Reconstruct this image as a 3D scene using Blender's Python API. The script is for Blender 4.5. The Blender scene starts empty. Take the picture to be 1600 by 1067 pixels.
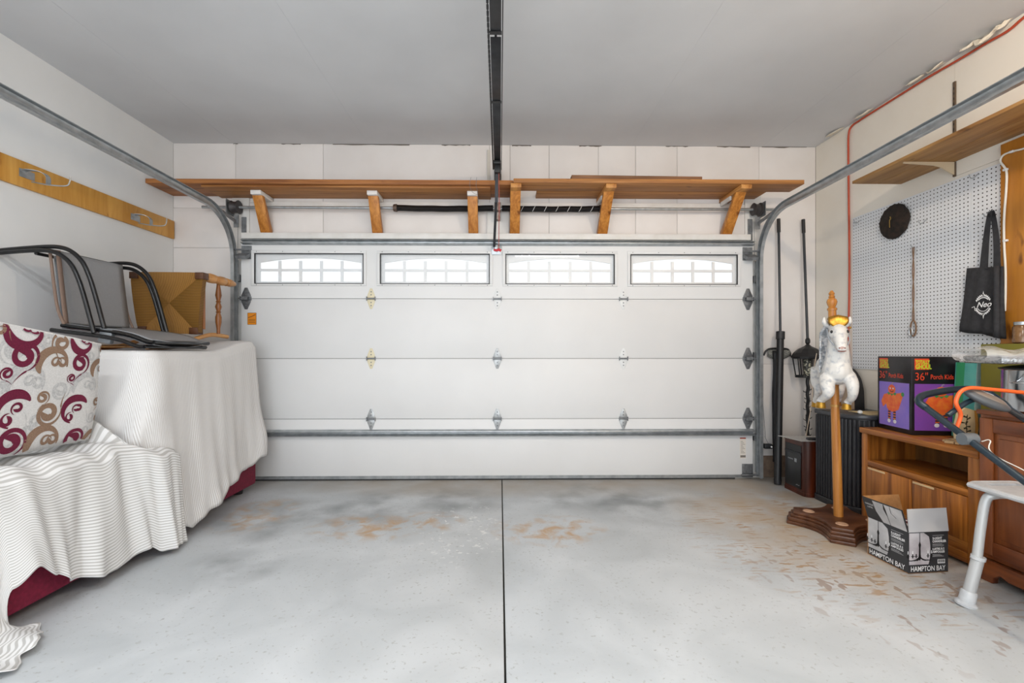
import bpy, bmesh, math, random
from mathutils import Vector, Matrix
R = random.Random(7)
pi = math.pi
sc = bpy.context.scene
COL = sc.collection

# ------------------------------------------------------------------ camera
F = 727.0; CX0 = 791.0; CY0 = 548.0; CAMH = 1.174; YAW = math.radians(0.8)
cam_d = bpy.data.cameras.new('camera'); cam = bpy.data.objects.new('camera', cam_d); COL.objects.link(cam)
cam_d.sensor_width = 36.0; cam_d.lens = F * 36.0 / 1600.0
cam_d.shift_x = (800 - CX0) / 1600.0; cam_d.shift_y = (CY0 - 533.5) / 1600.0
cam_d.clip_start = 0.02
cam.location = (0, 0, CAMH); cam.rotation_euler = (pi / 2, 0, -YAW)
sc.camera = cam

# ------------------------------------------------------------------ world, lights, exposure
w = bpy.data.worlds.new('world'); sc.world = w; w.use_nodes = True
bg = w.node_tree.nodes['Background']; bg.inputs[0].default_value = (0.93, 0.97, 1.0, 1); bg.inputs[1].default_value = 0.85
def area(name, loc, rot, sx, sy, power, col):
    l = bpy.data.lights.new(name, 'AREA'); l.shape = 'RECTANGLE'; l.size = sx; l.size_y = sy; l.energy = power; l.color = col
    o = bpy.data.objects.new(name, l); COL.objects.link(o); o.location = loc; o.rotation_euler = rot; return o
# daylight through the wide opening in the wall behind the camera
area('daylight_opening', (-0.3, -2.55, 1.45), (pi / 2, 0, 0), 4.6, 2.5, 85, (0.90, 0.96, 1.0))
vs = sc.view_settings
vs.view_transform = 'Standard'; vs.look = 'None'; vs.gamma = 1.0; vs.use_curve_mapping = False
vs.exposure = 0.52

# ------------------------------------------------------------------ pixel helpers (give the real place of a seen point, once its distance is known)
_c, _s = math.cos(YAW), math.sin(YAW)
def ray(px, py):
    u = (px - CX0) / F; v = (CY0 - py) / F
    return Vector((_s + u * _c, _c - u * _s, v))
def PY(px, py, Y): d = ray(px, py); t = Y / d.y; return Vector((d.x * t, Y, CAMH + d.z * t))
def PX(px, py, X): d = ray(px, py); t = X / d.x; return Vector((X, d.y * t, CAMH + d.z * t))
def PZ(px, py, Z): d = ray(px, py); t = (Z - CAMH) / d.z; return Vector((d.x * t, d.y * t, Z))

# ------------------------------------------------------------------ materials
def lin(h):
    h = h.lstrip('#'); r = []
    for i in (0, 2, 4):
        c = int(h[i:i+2], 16) / 255.0
        r.append(c / 12.92 if c <= 0.04045 else ((c + 0.055) / 1.055) ** 2.4)
    return (r[0], r[1], r[2], 1.0)
MC = {}
def nn(nt, t, **k):
    n = nt.nodes.new(t)
    for a, b in k.items(): setattr(n, a, b)
    return n
def base_mat(name):
    m = bpy.data.materials.new(name); m.use_nodes = True
    return m, m.node_tree, m.node_tree.nodes['Principled BSDF']
def coords(nt, scale):
    tc = nn(nt, 'ShaderNodeTexCoord'); mp = nn(nt, 'ShaderNodeMapping')
    mp.inputs['Scale'].default_value = scale
    nt.links.new(tc.outputs['Object'], mp.inputs[0]); return mp.outputs[0]
def M(name, col, rough=0.55, metal=0.0, col2=None, scale=6.0, bump=0.0, bscale=None, detail=4, stretch=(1, 1, 1), lo=0.35, hi=0.65, trans=0.0, spec=0.5):
    if name in MC: return MC[name]
    m, nt, b = base_mat(name); MC[name] = m
    c = lin(col); b.inputs['Base Color'].default_value = c
    b.inputs['Roughness'].default_value = rough; b.inputs['Metallic'].default_value = metal
    b.inputs['Specular IOR Level'].default_value = spec
    if trans: b.inputs['Transmission Weight'].default_value = trans
    if col2:
        v = coords(nt, tuple(scale * s for s in stretch))
        n = nn(nt, 'ShaderNodeTexNoise'); n.inputs['Scale'].default_value = 1.0; n.inputs['Detail'].default_value = detail
        nt.links.new(v, n.inputs['Vector'])
        r = nn(nt, 'ShaderNodeValToRGB'); e = r.color_ramp.elements
        e[0].position = lo; e[0].color = c; e[1].position = hi; e[1].color = lin(col2)
        nt.links.new(n.outputs['Fac'], r.inputs[0]); nt.links.new(r.outputs[0], b.inputs['Base Color'])
    if bump:
        v = coords(nt, tuple((bscale or scale) * s for s in stretch))
        n = nn(nt, 'ShaderNodeTexNoise'); n.inputs['Scale'].default_value = 1.0; n.inputs['Detail'].default_value = 5
        nt.links.new(v, n.inputs['Vector'])
        bp = nn(nt, 'ShaderNodeBump'); bp.inputs['Strength'].default_value = bump; bp.inputs['Distance'].default_value = 0.004
        nt.links.new(n.outputs['Fac'], bp.inputs['Height']); nt.links.new(bp.outputs[0], b.inputs['Normal'])
    return m
def wood(name, c1, c2, axis='X', rough=0.5, fine=45.0, c3=None, knots=False):
    """grain: noise drawn out along one axis"""
    if name in MC: return MC[name]
    m, nt, b = base_mat(name); MC[name] = m
    i = 'XYZ'.index(axis)
    def st(a, l): s = [a, a, a]; s[i] = l; return tuple(s)
    n1 = nn(nt, 'ShaderNodeTexNoise'); n1.inputs['Scale'].default_value = 1; n1.inputs['Detail'].default_value = 3; n1.inputs['Distortion'].default_value = 1.2
    nt.links.new(coords(nt, st(fine * 0.33, 0.9)), n1.inputs['Vector'])
    n2 = nn(nt, 'ShaderNodeTexNoise'); n2.inputs['Scale'].default_value = 1; n2.inputs['Detail'].default_value = 4
    nt.links.new(coords(nt, st(fine * 3, 4)), n2.inputs['Vector'])
    mx = nn(nt, 'ShaderNodeMath', operation='MULTIPLY_ADD'); mx.inputs[1].default_value = 0.35
    sb = nn(nt, 'ShaderNodeMath', operation='SUBTRACT'); sb.inputs[1].default_value = 0.5
    nt.links.new(n2.outputs['Fac'], sb.inputs[0]); nt.links.new(sb.outputs[0], mx.inputs[0]); nt.links.new(n1.outputs['Fac'], mx.inputs[2])
    r = nn(nt, 'ShaderNodeValToRGB'); e = r.color_ramp.elements
    e[0].position = 0.33; e[0].color = lin(c1); e[1].position = 0.66; e[1].color = lin(c2)
    nt.links.new(mx.outputs[0], r.inputs[0])
    out = r.outputs[0]
    if c3:
        n3 = nn(nt, 'ShaderNodeTexNoise'); n3.inputs['Scale'].default_value = 1; n3.inputs['Detail'].default_value = 2
        nt.links.new(coords(nt, st(14, 5)), n3.inputs['Vector'])
        r3 = nn(nt, 'ShaderNodeValToRGB'); r3.color_ramp.elements[0].position = 0.66; r3.color_ramp.elements[1].position = 0.74
        nt.links.new(n3.outputs['Fac'], r3.inputs[0])
        mi = nn(nt, 'ShaderNodeMixRGB'); mi.inputs[2].default_value = lin(c3)
        nt.links.new(r3.outputs[0], mi.inputs[0]); nt.links.new(out, mi.inputs[1]); out = mi.outputs[0]
    nt.links.new(out, b.inputs['Base Color']); b.inputs['Roughness'].default_value = rough
    bp = nn(nt, 'ShaderNodeBump'); bp.inputs['Strength'].default_value = 0.12; bp.inputs['Distance'].default_value = 0.002
    nt.links.new(mx.outputs[0], bp.inputs['Height']); nt.links.new(bp.outputs[0], b.inputs['Normal'])
    return m

# ------------------------------------------------------------------ mesh builder
def rotm(rx=0, ry=0, rz=0):
    return Matrix.Rotation(rz, 3, 'Z') @ Matrix.Rotation(ry, 3, 'Y') @ Matrix.Rotation(rx, 3, 'X')
class MB:
    def __init__(s): s.v = []; s.f = []; s.uv = None
    def add(s, vs, fs):
        o = len(s.v); s.v += [Vector(p) for p in vs]; s.f += [tuple(i + o for i in f) for f in fs]; return s
    def box(s, x0, x1, y0, y1, z0, z1):
        return s.add([(x0,y0,z0),(x1,y0,z0),(x1,y1,z0),(x0,y1,z0),(x0,y0,z1),(x1,y0,z1),(x1,y1,z1),(x0,y1,z1)],
                     [(0,3,2,1),(4,5,6,7),(0,1,5,4),(1,2,6,5),(2,3,7,6),(3,0,4,7)])
    def obox(s, c, size, rot=None):
        c = Vector(c); h = Vector(size) / 2; rot = rot or Matrix.Identity(3); o = []
        for z in (-1, 1):
            for (x, y) in ((-1,-1),(1,-1),(1,1),(-1,1)): o.append(c + rot @ Vector((x*h.x, y*h.y, z*h.z)))
        return s.add(o, [(0,3,2,1),(4,5,6,7),(0,1,5,4),(1,2,6,5),(2,3,7,6),(3,0,4,7)])
    def beam(s, a, b, wx, th, side=(1, 0, 0)):
        """rectangular bar from a to b; wx along 'side', th across"""
        a, b = Vector(a), Vector(b); t = (b - a).normalized(); sd = Vector(side); sd = (sd - t * sd.dot(t)).normalized(); n = t.cross(sd)
        o = []
        for p in (a, b):
            for (i, j) in ((-1,-1),(1,-1),(1,1),(-1,1)): o.append(p + sd * (i * wx / 2) + n * (j * th / 2))
        return s.add(o, [(0,3,2,1),(4,5,6,7),(0,1,5,4),(1,2,6,5),(2,3,7,6),(3,0,4,7)])
    def prism(s, poly, fn, a, b):
        n = len(poly); o = [fn(u, v, a) for u, v in poly] + [fn(u, v, b) for u, v in poly]
        return s.add(o, [tuple(range(n))[::-1], tuple(range(n, 2*n))] + [(i, (i+1) % n, n + (i+1) % n, n + i) for i in range(n)])
    def tube(s, pts, r, seg=10, closed=False, caps=True, flat=1.0, up=None):
        pts = [Vector(p) for p in pts]; n = len(pts)
        rs = r if isinstance(r, (list, tuple)) else [r] * n
        tg = []
        for i in range(n):
            if closed: d = pts[(i+1) % n] - pts[i-1]
            else: d = pts[min(i+1, n-1)] - pts[max(i-1, 0)]
            tg.append(d.normalized() if d.length > 1e-9 else Vector((0, 0, 1)))
        u = Vector(up) if up else (Vector((0, 0, 1)) if abs(tg[0].z) < 0.9 else Vector((1, 0, 0)))
        u = (u - tg[0] * u.dot(tg[0])).normalized()
        o = []
        for i in range(n):
            u = u - tg[i] * u.dot(tg[i]); u.normalize(); q = tg[i].cross(u)
            for k in range(seg):
                a = 2 * pi * k / seg
                o.append(pts[i] + (u * math.cos(a) * flat + q * math.sin(a)) * rs[i])
        fs = []
        for i in range(n if closed else n - 1):
            j = (i + 1) % n
            for k in range(seg): fs.append((i*seg + k, i*seg + (k+1) % seg, j*seg + (k+1) % seg, j*seg + k))
        if caps and not closed: fs.append(tuple(range(seg))[::-1]); fs.append(tuple((n-1)*seg + k for k in range(seg)))
        return s.add(o, fs)
    def lathe(s, prof, o, axis=(0, 0, 1), seg=20, caps=True):
        o = Vector(o); ax = Vector(axis).normalized(); u = Vector((1, 0, 0)) if abs(ax.x) < 0.9 else Vector((0, 1, 0))
        u = (u - ax * u.dot(ax)).normalized(); q = ax.cross(u); vs = []
        for (r, h) in prof:
            for k in range(seg):
                a = 2 * pi * k / seg; vs.append(o + ax * h + (u * math.cos(a) + q * math.sin(a)) * r)
        n = len(prof); fs = []
        for i in range(n - 1):
            for k in range(seg): fs.append((i*seg + k, i*seg + (k+1) % seg, (i+1)*seg + (k+1) % seg, (i+1)*seg + k))
        if caps: fs.append(tuple(range(seg))[::-1]); fs.append(tuple((n-1)*seg + k for k in range(seg)))
        return s.add(vs, fs)
    def ell(s, c, r, rot=None, seg=14, ring=9):
        c = Vector(c); rot = rot or Matrix.Identity(3); vs = []; fs = []
        for i in range(ring + 1):
            th = pi * i / ring
            for k in range(seg):
                a = 2 * pi * k / seg
                vs.append(c + rot @ Vector((r[0]*math.sin(th)*math.cos(a), r[1]*math.sin(th)*math.sin(a), r[2]*math.cos(th))))
        for i in range(ring):
            for k in range(seg): fs.append((i*seg + k, (i+1)*seg + k, (i+1)*seg + (k+1) % seg, i*seg + (k+1) % seg))
        return s.add(vs, fs)
    def grid(s, fn, nu, nv, uvfn=None):
        o = len(s.v)
        vs = [fn(i / nu, j / nv) for i in range(nu + 1) for j in range(nv + 1)]
        fs = [(i*(nv+1)+j, (i+1)*(nv+1)+j, (i+1)*(nv+1)+j+1, i*(nv+1)+j+1) for i in range(nu) for j in range(nv)]
        s.add(vs, fs)
        if uvfn: s.uv = (s.uv or []) + [uvfn(i / nu, j / nv) for i in range(nu + 1) for j in range(nv + 1)]
        return s
    def build(s, name, mat, parent=None, base=None, smooth=False, bevel=0.0, solid=0.0, sub=0, weld=False, angle=40, remesh=0.0, bseg=2):
        org = Vector((0, 0, 0))
        if parent is not None:
            p = parent
            while p is not None: org += Vector(p.location); p = p.parent
        elif base is not None: org = Vector(base)
        me = bpy.data.meshes.new(name); me.from_pydata([tuple(p - org) for p in s.v], [], s.f)
        if s.uv:
            ul = me.uv_layers.new(name='UVMap')
            for l in me.loops: ul.data[l.index].uv = s.uv[l.vertex_index]
        bm = bmesh.new(); bm.from_mesh(me)
        if weld: bmesh.ops.remove_doubles(bm, verts=bm.verts, dist=1e-5)
        bmesh.ops.recalc_face_normals(bm, faces=bm.faces)
        if bevel:
            es = [e for e in bm.edges if len(e.link_faces) == 2 and e.calc_face_angle(0) > 0.6]
            bmesh.ops.bevel(bm, geom=es, offset=bevel, segments=bseg, affect='EDGES', profile=0.5, clamp_overlap=True)
        bm.to_mesh(me); bm.free()
        o = bpy.data.objects.new(name, me); COL.objects.link(o)
        if parent is not None: o.parent = parent
        else: o.location = org
        me.materials.append(mat)
        if remesh:
            md = o.modifiers.new('r', 'REMESH'); md.mode = 'VOXEL'; md.voxel_size = remesh
            ms = o.modifiers.new('s', 'SMOOTH'); ms.factor = 0.5; ms.iterations = 4
        if solid: md = o.modifiers.new('t', 'SOLIDIFY'); md.thickness = solid; md.offset = 0
        if sub: md = o.modifiers.new('u', 'SUBSURF'); md.levels = sub; md.render_levels = sub
        if smooth or bevel or remesh or sub:
            for p in me.polygons: p.use_smooth = True
            if not (remesh or sub) and not (smooth is True and angle >= 180):
                md = None
                me.set_sharp_from_angle(angle=math.radians(angle))
        if remesh:
            dg = bpy.context.evaluated_depsgraph_get(); me2 = bpy.data.meshes.new_from_object(o.evaluated_get(dg))
            o.modifiers.clear(); o.data = me2; me2.name = name
            for p in me2.polygons: p.use_smooth = True
            if not me2.materials: me2.materials.append(mat)
        return o
def T(name, label, cat, loc, group=None):
    o = bpy.data.objects.new(name, None); COL.objects.link(o); o.location = loc; o.empty_display_size = 0.05
    o['label'] = label; o['category'] = cat
    if group: o['group'] = group
    return o
def tag(o, label, cat, group=None):
    o['label'] = label; o['category'] = cat
    if group: o['group'] = group
    return o
def struct(o): o['kind'] = 'structure'; return o
def B(x0, x1, y0, y1, z0, z1): return MB().box(x0, x1, y0, y1, z0, z1)
def bez(ps, n=12):
    """Catmull-Rom through points"""
    ps = [Vector(p) for p in ps]; q = [ps[0]*2 - ps[1]] + ps + [ps[-1]*2 - ps[-2]]; o = []
    for i in range(1, len(q) - 2):
        for k in range(n):
            t = k / n; a, b, c, d = q[i-1], q[i], q[i+1], q[i+2]
            o.append(0.5 * ((2*b) + (c - a)*t + (2*a - 5*b + 4*c - d)*t*t + (3*b - a - 3*c + d)*t**3))
    o.append(ps[-1]); return o
def arc(c, r, a0, a1, n, fn):
    return [fn(c[0] + r*math.cos(a0 + (a1-a0)*i/n), c[1] + r*math.sin(a0 + (a1-a0)*i/n)) for i in range(n+1)]
class Flat:
    """flat print on a face: (u, v) in metres from origin, lifted along n"""
    def __init__(s, o, u, v):
        s.o = Vector(o); s.u = Vector(u).normalized(); s.v = Vector(v).normalized(); s.n = s.u.cross(s.v)
    def p(s, u, v, h=0): return s.o + s.u*u + s.v*v + s.n*h
    def poly(s, mb, pts, h): mb.add([s.p(a, b, h) for a, b in pts], [tuple(range(len(pts)))])
    def rect(s, mb, u0, u1, v0, v1, h): s.poly(mb, [(u0,v0),(u1,v0),(u1,v1),(u0,v1)], h)
    def disc(s, mb, u, v, ru, rv, h, n=20): s.poly(mb, [(u + ru*math.cos(2*pi*i/n), v + rv*math.sin(2*pi*i/n)) for i in range(n)], h)
    def ribbon(s, mb, pts, w, h):
        n = len(pts); vs = []; ws = w if isinstance(w, (list, tuple)) else [w]*n
        for i in range(n):
            a, b = Vector(pts[max(i-1,0)]), Vector(pts[min(i+1,n-1)]); d = (b - a); d = d.normalized() if d.length > 0 else Vector((1,0))
            q = Vector((-d.y, d.x)) * ws[i] / 2; c = Vector(pts[i])
            vs += [s.p(c.x + q.x, c.y + q.y, h), s.p(c.x - q.x, c.y - q.y, h)]
        mb.add(vs, [(2*i, 2*i+1, 2*i+3, 2*i+2) for i in range(n-1)])
    def text(s, txt, u, v, size, h, mat, parent, name='lettering', sx=1.0, align='LEFT', bold=0.0, space=1.0, shear=0.0):
        cu = bpy.data.curves.new('t', 'FONT'); cu.body = txt; cu.size = size; cu.align_x = align; cu.offset = bold; cu.space_character = space; cu.shear = shear
        ob = bpy.data.objects.new('t', cu); COL.objects.link(ob)
        dg = bpy.context.evaluated_depsgraph_get(); me = bpy.data.meshes.new_from_object(ob.evaluated_get(dg))
        bpy.data.objects.remove(ob)
        mb = MB(); mb.add([s.p(u + q.co.x*sx, v + q.co.y, h) for q in me.vertices], [tuple(f.vertices) for f in me.polygons])
        bpy.data.meshes.remove(me)
        return mb.build(name, mat, parent)

# ================================================================== SETTING
XL, XR, ZC, WY, DY = -2.98, 2.94, 3.07, 4.29, 4.227
YB = -2.6                                            # wall behind the camera
# --- shell materials
def floor_mat():
    m, nt, b = base_mat('concrete')
    def noise(scale, detail=5, st=(1,1,1), dist=0.0):
        n = nn(nt, 'ShaderNodeTexNoise'); n.inputs['Scale'].default_value = 1; n.inputs['Detail'].default_value = detail; n.inputs['Distortion'].default_value = dist
        nt.links.new(coords(nt, tuple(scale*k for k in st)), n.inputs['Vector']); return n.outputs['Fac']
    def ramp(src, a, b_, ca=(0,0,0,1), cb=(1,1,1,1)):
        r = nn(nt, 'ShaderNodeValToRGB'); e = r.color_ramp.elements; e[0].position = a; e[1].position = b_; e[0].color = ca; e[1].color = cb
        nt.links.new(src, r.inputs[0]); return r.outputs[0]
    def mix(fac, a, col, mode='MIX'):
        x = nn(nt, 'ShaderNodeMixRGB', blend_type=mode); nt.links.new(fac, x.inputs[0]); nt.links.new(a, x.inputs[1]); x.inputs[2].default_value = col; return x.outputs[0]
    def mul(a, b_):
        x = nn(nt, 'ShaderNodeMath', operation='MULTIPLY'); nt.links.new(a, x.inputs[0]); nt.links.new(b_, x.inputs[1]); return x.outputs[0]
    geo = nn(nt, 'ShaderNodeNewGeometry'); sep = nn(nt, 'ShaderNodeSeparateXYZ'); nt.links.new(geo.outputs['Position'], sep.inputs[0])
    def blob(cx, cy, rx, ry):
        """1 inside an ellipse on the floor, fading out: where a stain lies"""
        out = None
        for k, (c0, r0) in enumerate(((cx, rx), (cy, ry))):
            a = nn(nt, 'ShaderNodeMath', operation='SUBTRACT'); nt.links.new(sep.outputs[k], a.inputs[0]); a.inputs[1].default_value = c0
            d = nn(nt, 'ShaderNodeMath', operation='DIVIDE'); nt.links.new(a.outputs[0], d.inputs[0]); d.inputs[1].default_value = r0
            q = nn(nt, 'ShaderNodeMath', operation='POWER'); nt.links.new(d.outputs[0], q.inputs[0]); q.inputs[1].default_value = 2
            if out is None: out = q.outputs[0]
            else:
                s = nn(nt, 'ShaderNodeMath', operation='ADD'); nt.links.new(out, s.inputs[0]); nt.links.new(q.outputs[0], s.inputs[1]); out = s.outputs[0]
        return ramp(out, 0.15, 1.0, (1,1,1,1), (0,0,0,1))
    col = ramp(noise(2.2, 6, dist=0.6), 0.3, 0.72, lin('#b3b8bb'), lin('#cbcfd2'))
    col = mix(ramp(noise(60, 3), 0.62, 0.72), col, lin('#a9acac'))
    # dark tyre and damp marks
    for (cx, cy, rx, ry) in ((-0.55, 3.65, 0.75, 0.5), (0.75, 3.75, 0.7, 0.45), (-1.4, 3.3, 0.8, 0.5), (-1.45, 2.55, 0.3, 0.25), (1.2, 3.45, 0.5, 0.4)):
        col = mix(mul(blob(cx, cy, rx, ry), ramp(noise(3.5, 6), 0.4, 0.7, (0,0,0,1), (0.85,0.85,0.85,1))), col, lin('#83878a'))
    # brown band of dirt along the door
    col = mix(mul(blob(0.2, 4.3, 3.2, 0.62), ramp(noise(2.5, 5), 0.3, 0.6, (0.25,0.25,0.25,1), (0.8,0.8,0.8,1))), col, lin('#a39685'))
    # rust stains
    for (cx, cy, rx, ry) in ((-0.9, 3.1, 0.42, 0.28), (0.33, 3.05, 0.42, 0.3), (-0.5, 3.2, 0.3, 0.22), (-1.75, 3.35, 0.3, 0.4)):
        col = mix(mul(blob(cx, cy, rx, ry), ramp(noise(9, 6, dist=0.5), 0.46, 0.66, (0,0,0,1), (0.75,0.75,0.75,1))), col, lin('#b88d55'))
    # brown scuffs of old lining, in short strokes, at the right
    sc1 = ramp(noise(1.0, 3, (9, 34, 1)), 0.535, 0.59)
    col = mix(mul(blob(2.05, 2.9, 0.95, 1.15), mul(sc1, ramp(noise(5, 4), 0.42, 0.58))), col, lin('#a57f55'))
    sc2 = ramp(noise(1.0, 2, (15, 8, 1)), 0.62, 0.65)
    col = mix(mul(blob(2.0, 2.4, 0.75, 0.9), sc2), col, lin('#9d8f88'))
    col = mix(mul(blob(2.2, 3.2, 1.0, 1.2), ramp(noise(3, 5), 0.33, 0.6, (0.1,0.1,0.1,1), (0.8,0.8,0.8,1))), col, lin('#b9a283'))
    # white flecks
    col = mix(mul(blob(-0.25, 3.05, 0.35, 0.6), ramp(noise(26, 4), 0.62, 0.66)), col, lin('#dcdede'))
    nt.links.new(col, b.inputs['Base Color']); b.inputs['Roughness'].default_value = 0.6
    bp = nn(nt, 'ShaderNodeBump'); bp.inputs['Strength'].default_value = 0.15; bp.inputs['Distance'].default_value = 0.003
    nt.links.new(noise(40, 5), bp.inputs['Height']); nt.links.new(bp.outputs[0], b.inputs['Normal'])
    return m
m_floor = floor_mat()
m_groove = M('joint_dirt', '#4c4a42', 0.9)
m_ceil = M('ceiling_paint', '#cbccce', 0.85, col2='#d5d6d8', scale=1.1, bump=0.04, bscale=30)
m_wall_l = M('left_wall_paint', '#dcdedf', 0.7, col2='#e6e7e7', scale=1.5, bump=0.08, bscale=22)
m_wall_b = M('back_wall_paint', '#e2dcd8', 0.7, col2='#e9e4e1', scale=2.2, bump=0.1, bscale=25)
m_wall_r = M('right_wall_paint', '#e2dbcf', 0.7, col2='#e9e3d9', scale=1.7, bump=0.1, bscale=25)
m_gap = M('gap_backing', '#8a847d', 0.9)  # backing's own grey tone, seen in the seams
m_door = M('door_white', '#dcdcdc', 0.5, col2='#e2e2e2', scale=1.2, bump=0.05, bscale=60)
m_white = M('white_paint', '#e6e4e1', 0.55, col2='#dcd9d4', scale=8)
m_galv = M('galvanised', '#b4b8bb', 0.32, 0.65, col2='#9ba0a3', scale=18, bump=0.03)
m_galvd = M('dull_galvanised', '#8d9093', 0.5, 0.5, col2='#74777a', scale=30)
m_black = M('black_metal', '#1b1b1d', 0.45)
m_blackp = M('black_plastic', '#232326', 0.5)
m_darkst = M('dark_steel', '#3a3b3e', 0.4, 0.6, col2='#2b2c2f', scale=12)

# floor: two poured slabs either side of a sawn joint
JX = 0.02
fl = struct(B(XL - 0.1, XR + 0.1, YB - 0.1, 4.6, -0.16, -0.022).build('floor', m_groove, base=(0, 0, -0.022)))
for a, b_ in ((XL - 0.08, JX - 0.004), (JX + 0.004, XR + 0.08)):
    B(a, b_, YB - 0.08, 4.58, -0.022, 0.0).build('slab', m_floor, fl, bevel=0.003)
struct(B(-4.5, 4.5, 4.62, 12, -0.16, -0.03).build('driveway', M('driveway_concrete', '#c4c4c0', 0.8, col2='#b5b5b1', scale=2), base=(0, 8, -0.03)))
# ceiling of long drywall sheets
ce = struct(B(XL - 0.15, XR + 0.15, YB - 0.1, 4.45, ZC + 0.014, ZC + 0.12).build('ceiling', m_gap, base=(0, 0, ZC + 0.014)))
seams = [XL - 0.14, -2.43, -1.215, 0.0, 1.215, 2.43, XR + 0.14]
for i in range(6):
    for (y0, y1) in ((YB - 0.09, 0.4), (0.4, 4.4)):
        g = 0.0012 if (i in (0, 5)) else 0.0004
        B(seams[i] + g, seams[i+1] - g, y0, y1, ZC, ZC + 0.014).build('drywall_sheet', m_ceil, ce)
# left wall
wl = struct(B(XL - 0.14, XL - 0.012, YB, 4.45, 0, ZC + 0.014).build('wall_left', m_gap, base=(XL - 0.012, 0, 0)))
for (y0, y1) in ((YB, -0.2), (-0.2, 2.24), (2.24, 4.29)):
    B(XL - 0.012, XL, y0 + 0.0006, y1 - 0.0006, 0, ZC).build('wall_sheet', m_wall_l, wl)
# right wall
wr = struct(B(XR + 0.012, XR + 0.14, YB, 4.45, 0, ZC + 0.014).build('wall_right', m_gap, base=(XR + 0.012, 0, 0)))
for (y0, y1, z0, z1) in ((YB, 0.53, 0, ZC), (0.53, 2.966, 0, 1.02), (0.53, 2.966, 1.02, 2.30), (0.53, 2.966, 2.30, ZC), (2.966, 4.29, 0, ZC)):
    B(XR, XR + 0.012, y0 + 0.001, y1 - 0.001, z0 + 0.001, z1 - 0.001).build('wall_board', m_wall_r, wr)
# wall behind the camera, with a wide opening for the daylight
wf = MB()
wf.box(XL, -2.65, YB - 0.14, YB, 0, ZC); wf.box(2.05, XR, YB - 0.14, YB, 0, ZC); wf.box(-2.65, 2.05, YB - 0.14, YB, 2.75, ZC); wf.box(-2.65, 2.05, YB - 0.14, YB, 0, 0.15)
struct(wf.build('wall_front', m_wall_b, base=(0, YB, 0)))
# back wall round the garage door
OX0, OX1, OZ = -2.295, 2.28, 2.145
wb = MB(); wb.box(XL, OX0, WY + 0.01, 4.45, 0, ZC); wb.box(OX1, XR, WY + 0.01, 4.45, 0, ZC); wb.box(OX0, OX1, WY + 0.01, 4.45, OZ, ZC)
wbk = struct(wb.build('wall_back', m_gap, base=(0, WY + 0.01, 0)))
def bx(px): return PY(px, 300, WY).x
vs_ = [XL, bx(368), bx(505), bx(765), bx(797), bx(858), bx(935), bx(993), bx(1058), bx(1186), XR]
for i in range(10):
    a, b_ = vs_[i] + 0.0015, vs_[i+1] - 0.0015
    if i == 0:
        rows = [(0.14, 1.1), (1.1, PY(300, 387, WY).z), (PY(300, 387, WY).z, PY(300, 325, WY).z), (PY(300, 325, WY).z, ZC)]; b_ = vs_[1] - 0.0015
    elif i == 9: rows = [(0.2, 1.05), (1.05, ZC)]
    else: rows = [(2.235, 2.53), (2.53, ZC)]
    for z0, z1 in rows:
        B(a, b_, WY - R.uniform(0, 0.002), WY + 0.01, z0 + 0.001, z1 - 0.001).build('wall_panel', m_wall_b, wbk, bevel=0.0012)
# open crack under the ceiling
for (pa_, pb_) in ((365, 372), (440, 470), (520, 640), (690, 735), (800, 830), (905, 940), (1040, 1075), (1120, 1172), (1190, 1260)):
    a, b_ = bx(pa_), bx(pb_); n = 8; mb = MB()
    mb.add([Vector((a + (b_-a)*i/n, WY - 0.0028, ZC - 0.0005 - (0 if k else R.uniform(0.003, 0.012)))) for i in range(n+1) for k in (0, 1)], [(2*i, 2*i+1, 2*i+3, 2*i+2) for i in range(n)])
    mb.build('crack', M('crack_dark', '#6e665e', 0.9), wbk)
# bare block foot of the back wall beside the door
m_blk = M('bare_block', '#8f7a68', 0.9, col2='#6d5b4e', scale=14, bump=0.4)
B(XL, OX0, WY - 0.002, WY + 0.01, 0, 0.138).build('block_course', m_blk, wbk); B(OX1 + 0.08, XR, WY - 0.002, WY + 0.01, 0, 0.198).build('block_course', m_blk, wbk)
# jamb boards and header board
for n_, (a, b_, y0, z0, z1) in enumerate(((-2.44, OX0 + 0.01, 4.275, 0, 2.7), (OX1 - 0.01, 2.42, 4.275, 0, 2.7))):
    struct(B(a, b_, y0, WY - 0.0025, z0, z1).build('trim_%d' % (n_ + 1), m_white, base=(a, y0, z0), bevel=0.002))
struct(B(PY(376, 370, 4.2).x, PY(1174, 370, 4.2).x, 4.205, WY - 0.0025, 2.182, 2.235).build('trim_3', m_white, base=(0, 4.2, 2.2), bevel=0.003))
struct(B(-2.22, 2.22, 4.272, WY - 0.0025, 2.485, 2.535).build('trim_4', m_white, base=(0, 4.28, 2.5), bevel=0.002))
struct(B(-0.115, 0.085, 4.262, WY - 0.0025, 2.237, 2.484).build('trim_5', m_white, base=(0, 4.28, 2.24), bevel=0.002))
struct(B(-0.115, -0.09, 4.275, WY - 0.0025, 2.65, 3.02).build('trim_6', M('dusty_white', '#c9c3b9', 0.7), base=(-0.1, 4.28, 2.6)))

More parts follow.
